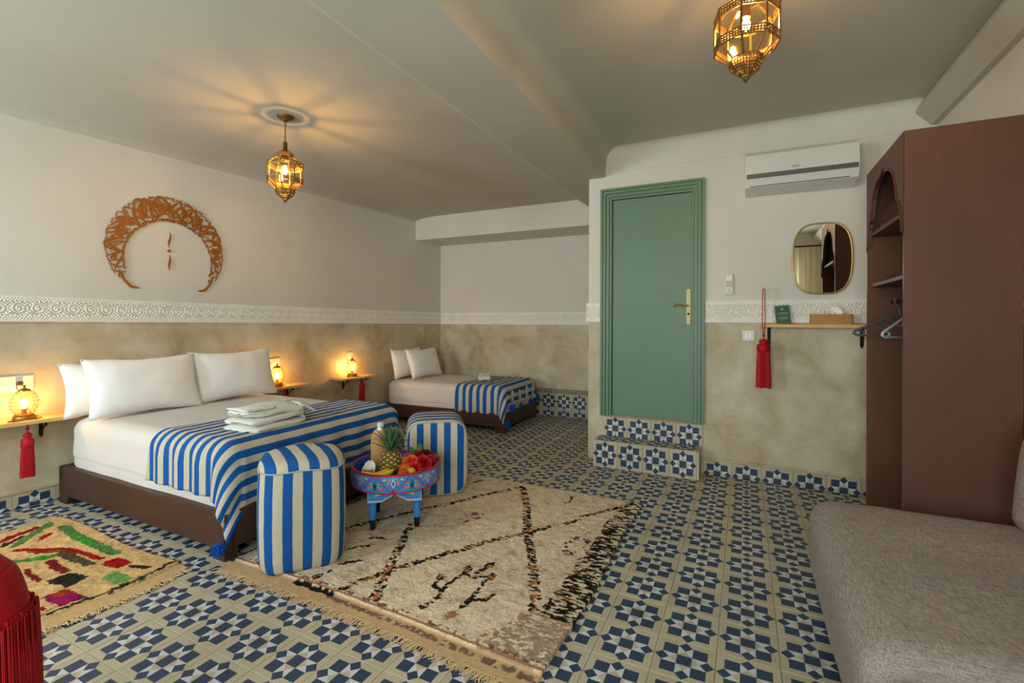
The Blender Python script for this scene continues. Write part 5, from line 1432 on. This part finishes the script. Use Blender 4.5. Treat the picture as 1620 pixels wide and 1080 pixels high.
# ------------------------------------------------------------------ wardrobe with arched fascia
WX0, WX1, WY0, WY1, WH = 1.122, 1.512, 1.030, 1.745, 2.033
def wardrobe(label, dy=0):
    t = thing('wardrobe', label, 'wardrobe', (WX0, WY0 + dy, 0), 0)
    P_ = lambda nm, m, mat=WARDWOOD: obj(nm, m, mat, t)
    dx, dy_ = WX1 - WX0, WY1 - WY0; th_ = .020
    P_('side_panel', MB().rbox(0, dx, 0, th_, 0, WH, .002)); P_('side_panel', MB().rbox(0, dx, dy_ - th_, dy_, 0, WH, .002), WARDIN)
    P_('back_panel', MB().box(dx - .012, dx, th_, dy_ - th_, 0, WH - .02), WARDIN); P_('top', MB().rbox(0, dx, th_, dy_ - th_, WH - .022, WH, .002)); P_('plinth', MB().rbox(.01, dx - .012, th_, dy_ - th_, 0, .07, .002))
    for z in (1.675, 1.385): P_('shelf', MB().rbox(.012, dx - .012, th_, dy_ - th_, z - .009, z + .009, .002), WARDIN)
    # arched fascia
    h = [(0, 1.645), (.012, 1.642), (.020, 1.66), (.030, 1.70), (.040, 1.745), (.044, 1.80), (.060, 1.805), (.064, 1.83), (.10, 1.85), (.118, 1.90), (.14, 1.97), (.19, 2.035), (.25, 2.07), (.325, 2.085), (.345, 2.10), (.36, 2.112)]
    h = [(y, 1.179 + (z - 1.179) * .85) for y, z in h]; half = dy_ / 2; ys_ = [p[0] * half / .36 for p in h]; pts = [(y, p[1]) for y, p in zip(ys_, h)]; full = pts + [(dy_ - y, z) for y, z in pts[::-1][1:]]
    m = MB()
    for x in (0, .018): m.quadgrid(np.array([[(x, y, z), (x, y, WH - .001)] for y, z in full]), flip=x > 0)
    m.quadgrid(np.array([[(0, y, z), (.018, y, z)] for y, z in full])); o = P_('arched_fascia', m); o.location.x = -.002
    m = MB().tube([(-.004, y, z - .004) for y, z in full[2:-2]], .004, 5); P_('fascia_moulding', m)
    P_('clothes_rail', MB().tube([(.115, th_, 1.290), (.115, dy_ - th_, 1.290)], .008, 10), IRON)
    return t
wardrobe('tall red-brown open wardrobe with arched top beside the shelf')
def hanger(label, y, mat, turn, zh=1.335, xo=.20):
    t = thing('clothes_hanger', label, 'hanger', (WX0 + xo, y, zh), turn, 'plastic hangers on the rail')
    m = MB(); R_ = .024
    hook = [(R_ * cos(a), 0, -.002 + R_ * sin(a) - .0115 + .0) for a in np.linspace(-.5, PI * 1.0, 12)] + [(-R_ * .8, 0, -.034), (-.006, 0, -.052), (0, 0, -.066), (0, 0, -.09)]
    m.tube(hook, .0052, 6); obj('hook', m, mat, t, smooth=179)
    m = MB(); w = .205; z0, z1 = -.092, -.185
    left = [(-.006, 0, z0), (-.05, 0, z0 - .016), (-w + .04, 0, z1 + .020), (-w, 0, z1), (-w - .004, 0, z1 - .012), (-w + .016, 0, z1 - .022)]
    body = left + [(w - .016, 0, z1 - .022), (w + .004, 0, z1 - .012), (w, 0, z1), (w - .04, 0, z1 + .020), (.05, 0, z0 - .016), (.006, 0, z0)]
    m.tube(body, .0068, 6, closed=True); obj('frame', m, mat, t, smooth=179)
    obj('neck_loop', MB().tube([(.052 * cos(a), 0, z0 - .024 + .015 * sin(a)) for a in np.linspace(0, 2 * PI, 18, endpoint=False)], .0056, 6, closed=True), mat, t, smooth=179)
    for sx in (-1, 1):
        obj('end_loop', MB().tube([(sx * (w - .022) + .024 * cos(a), 0, z1 - .008 + .013 * sin(a)) for a in np.linspace(0, 2 * PI, 14, endpoint=False)], .0056, 6, closed=True), mat, t, smooth=179)
        obj('strap_hook', MB().tube([(sx * .115, 0, z1 + .052), (sx * .112, 0, z1 + .040), (sx * .095, 0, z1 + .034), (sx * .075, 0, z1 + .034), (sx * .068, 0, z1 + .044)], .0038, 6), mat, t, smooth=179)
    return t
HG1 = plain('dark_grey_plastic', (74, 76, 74), .4); HG2 = plain('light_grey_plastic', (160, 172, 170), .35)
hanger('dark grey plastic hanger, deeper in the wardrobe', 1.58, HG1, .06, 1.311, .115)
hanger('light grey plastic hanger at the front of the wardrobe rail', 1.36, HG2, .75, 1.311, .115)

# ------------------------------------------------------------------ sofa
sf = thing('sofa', 'low grey linen sofa with loose back cushion in the right foreground', 'sofa', (1.195, 0, 0), 0)
def seatfn(seed):
    def fn(q):
        w = .008 * fbm(q.x * 3 + seed, q.y * 3, q.z * 3)
        return Vector((q.x + (w if q.x > -.3 else w * .6) - .022 * max(0, q.z / .19) * (q.x < -.30) * 0, q.y + w * .5, q.z + w + (.012 * (1 - (q.x / .47) ** 2) if q.z > 0 else 0)))
    return fn
obj('seat_cushion', softbox(.40, .575, .165, .095, 24, seatfn(1), (-.06, .285, .240)), SOFA, sf, smooth=179, weld=True)
obj('seat_cushion', softbox(.40, .44, .165, .095, 18, seatfn(8), (-.06, -.735, .240)), SOFA, sf, smooth=179, weld=True)
obj('base', MB().rbox(-.38, .33, -1.17, .82, .0, .085, .01), DARKWOOD, sf)
def backfn(q):
    w = .010 * fbm(q.x * 3 + 3, q.y * 3, q.z * 3); return Vector((q.x + w + .04 * (q.z / .2) * .5, q.y + w, q.z + w))
obj('back_cushion', softbox(.085, .60, .205, .08, 20, backfn, (.275, .215, .600)), SOFA, sf, smooth=179, weld=True)
obj('back_cushion', softbox(.085, .42, .205, .08, 16, backfn, (.275, -.82, .600)), SOFA, sf, smooth=179, weld=True)

# ------------------------------------------------------------------ big red tassel close to the camera
RT = Vector((-.830, -1.298, .275))
big = thing('tassel', 'large red tassel with ribbed head in the lower left corner', 'tassel', RT, 0)
m = MB(); r_ = .098
pr = []
for z, a in ((.505, .10), (.498, .22), (.486, .27), (.474, .22), (.470, .12)): pr.append((r_ * a, z))
for z in np.linspace(.462, .425, 5): pr.append((r_ * (.36 + .30 * (.462 - z) / .037), z))
ribs = []
for k, z in enumerate(np.linspace(.422, .335, 40)): ribs.append((r_ * (.66 + .28 * ((.422 - z) / .087) ** .55) * (1 + .012 * (k % 2)), z))
obj('ribbed_head', MB().lathe(pr + ribs, 48), RED, big, smooth=25)
n = 150; th = np.linspace(0, 2 * PI, n, endpoint=False); rows = []
rid = 1 + .03 * np.abs(np.sin(th * 30)) + RNG.normal(0, .006, n)
for q in np.linspace(0, 1, 10): rows.append(np.stack([r_ * (.95 + .12 * min(1, q * 4) + .05 * q) * rid * np.cos(th), r_ * (.95 + .12 * min(1, q * 4) + .05 * q) * rid * np.sin(th), np.full(n, .342 - .342 * q)], -1))
obj('skirt', MB().quadgrid(np.array(rows), closed_v=True), RED, big, smooth=40)
m = MB()
for k in range(190):
    a = random.random() * 2 * PI; rr = r_ * random.uniform(1.06, 1.13); b_ = a + random.uniform(-.06, .06)
    m.tube([(rr * .95 * cos(a), rr * .95 * sin(a), .335), (rr * cos(a), rr * sin(a), .22), (rr * 1.02 * cos(b_), rr * 1.02 * sin(b_), .08), (rr * 1.03 * cos(b_), rr * 1.03 * sin(b_), random.uniform(-.02, .02))], .0017, 3)
obj('strands', m, RED, big, smooth=179, kind='stuff')
hz_ = ZL - RT.z
if RT.x > -1.0: hz_ = ZB - RT.z
obj('cord', MB().tube([(0, 0, .50), (0, 0, hz_)], .008, 8), RED, big, smooth=179)
obj('hook', MB().lathe([(.02, hz_ - .006), (.02, hz_)], 14), BRASS, big)

# ------------------------------------------------------------------ curtain behind the camera (seen in the mirror)
cu = thing('curtain', 'cream curtain reflected in the mirror', 'curtain', (1.27, BACKY + .09, .03), 0)
m = MB(); n = 90; P = np.zeros((n, 8, 3))
for i, u in enumerate(np.linspace(0, 1, n)):
    for j, v in enumerate(np.linspace(0, 1, 8)): P[i, j] = (-.30 + .60 * u, .028 * sin(u * 46) + .012 * sin(u * 17 + 1), 2.36 * v)
m.quadgrid(P); obj('fabric', m, cloth_mat('cream_curtain', (238, 232, 204), .5), cu, smooth=179)
obj('rod', MB().tube([(-2.1, 0, 2.375), (.32, 0, 2.375)], .012, 10), IRON, cu)
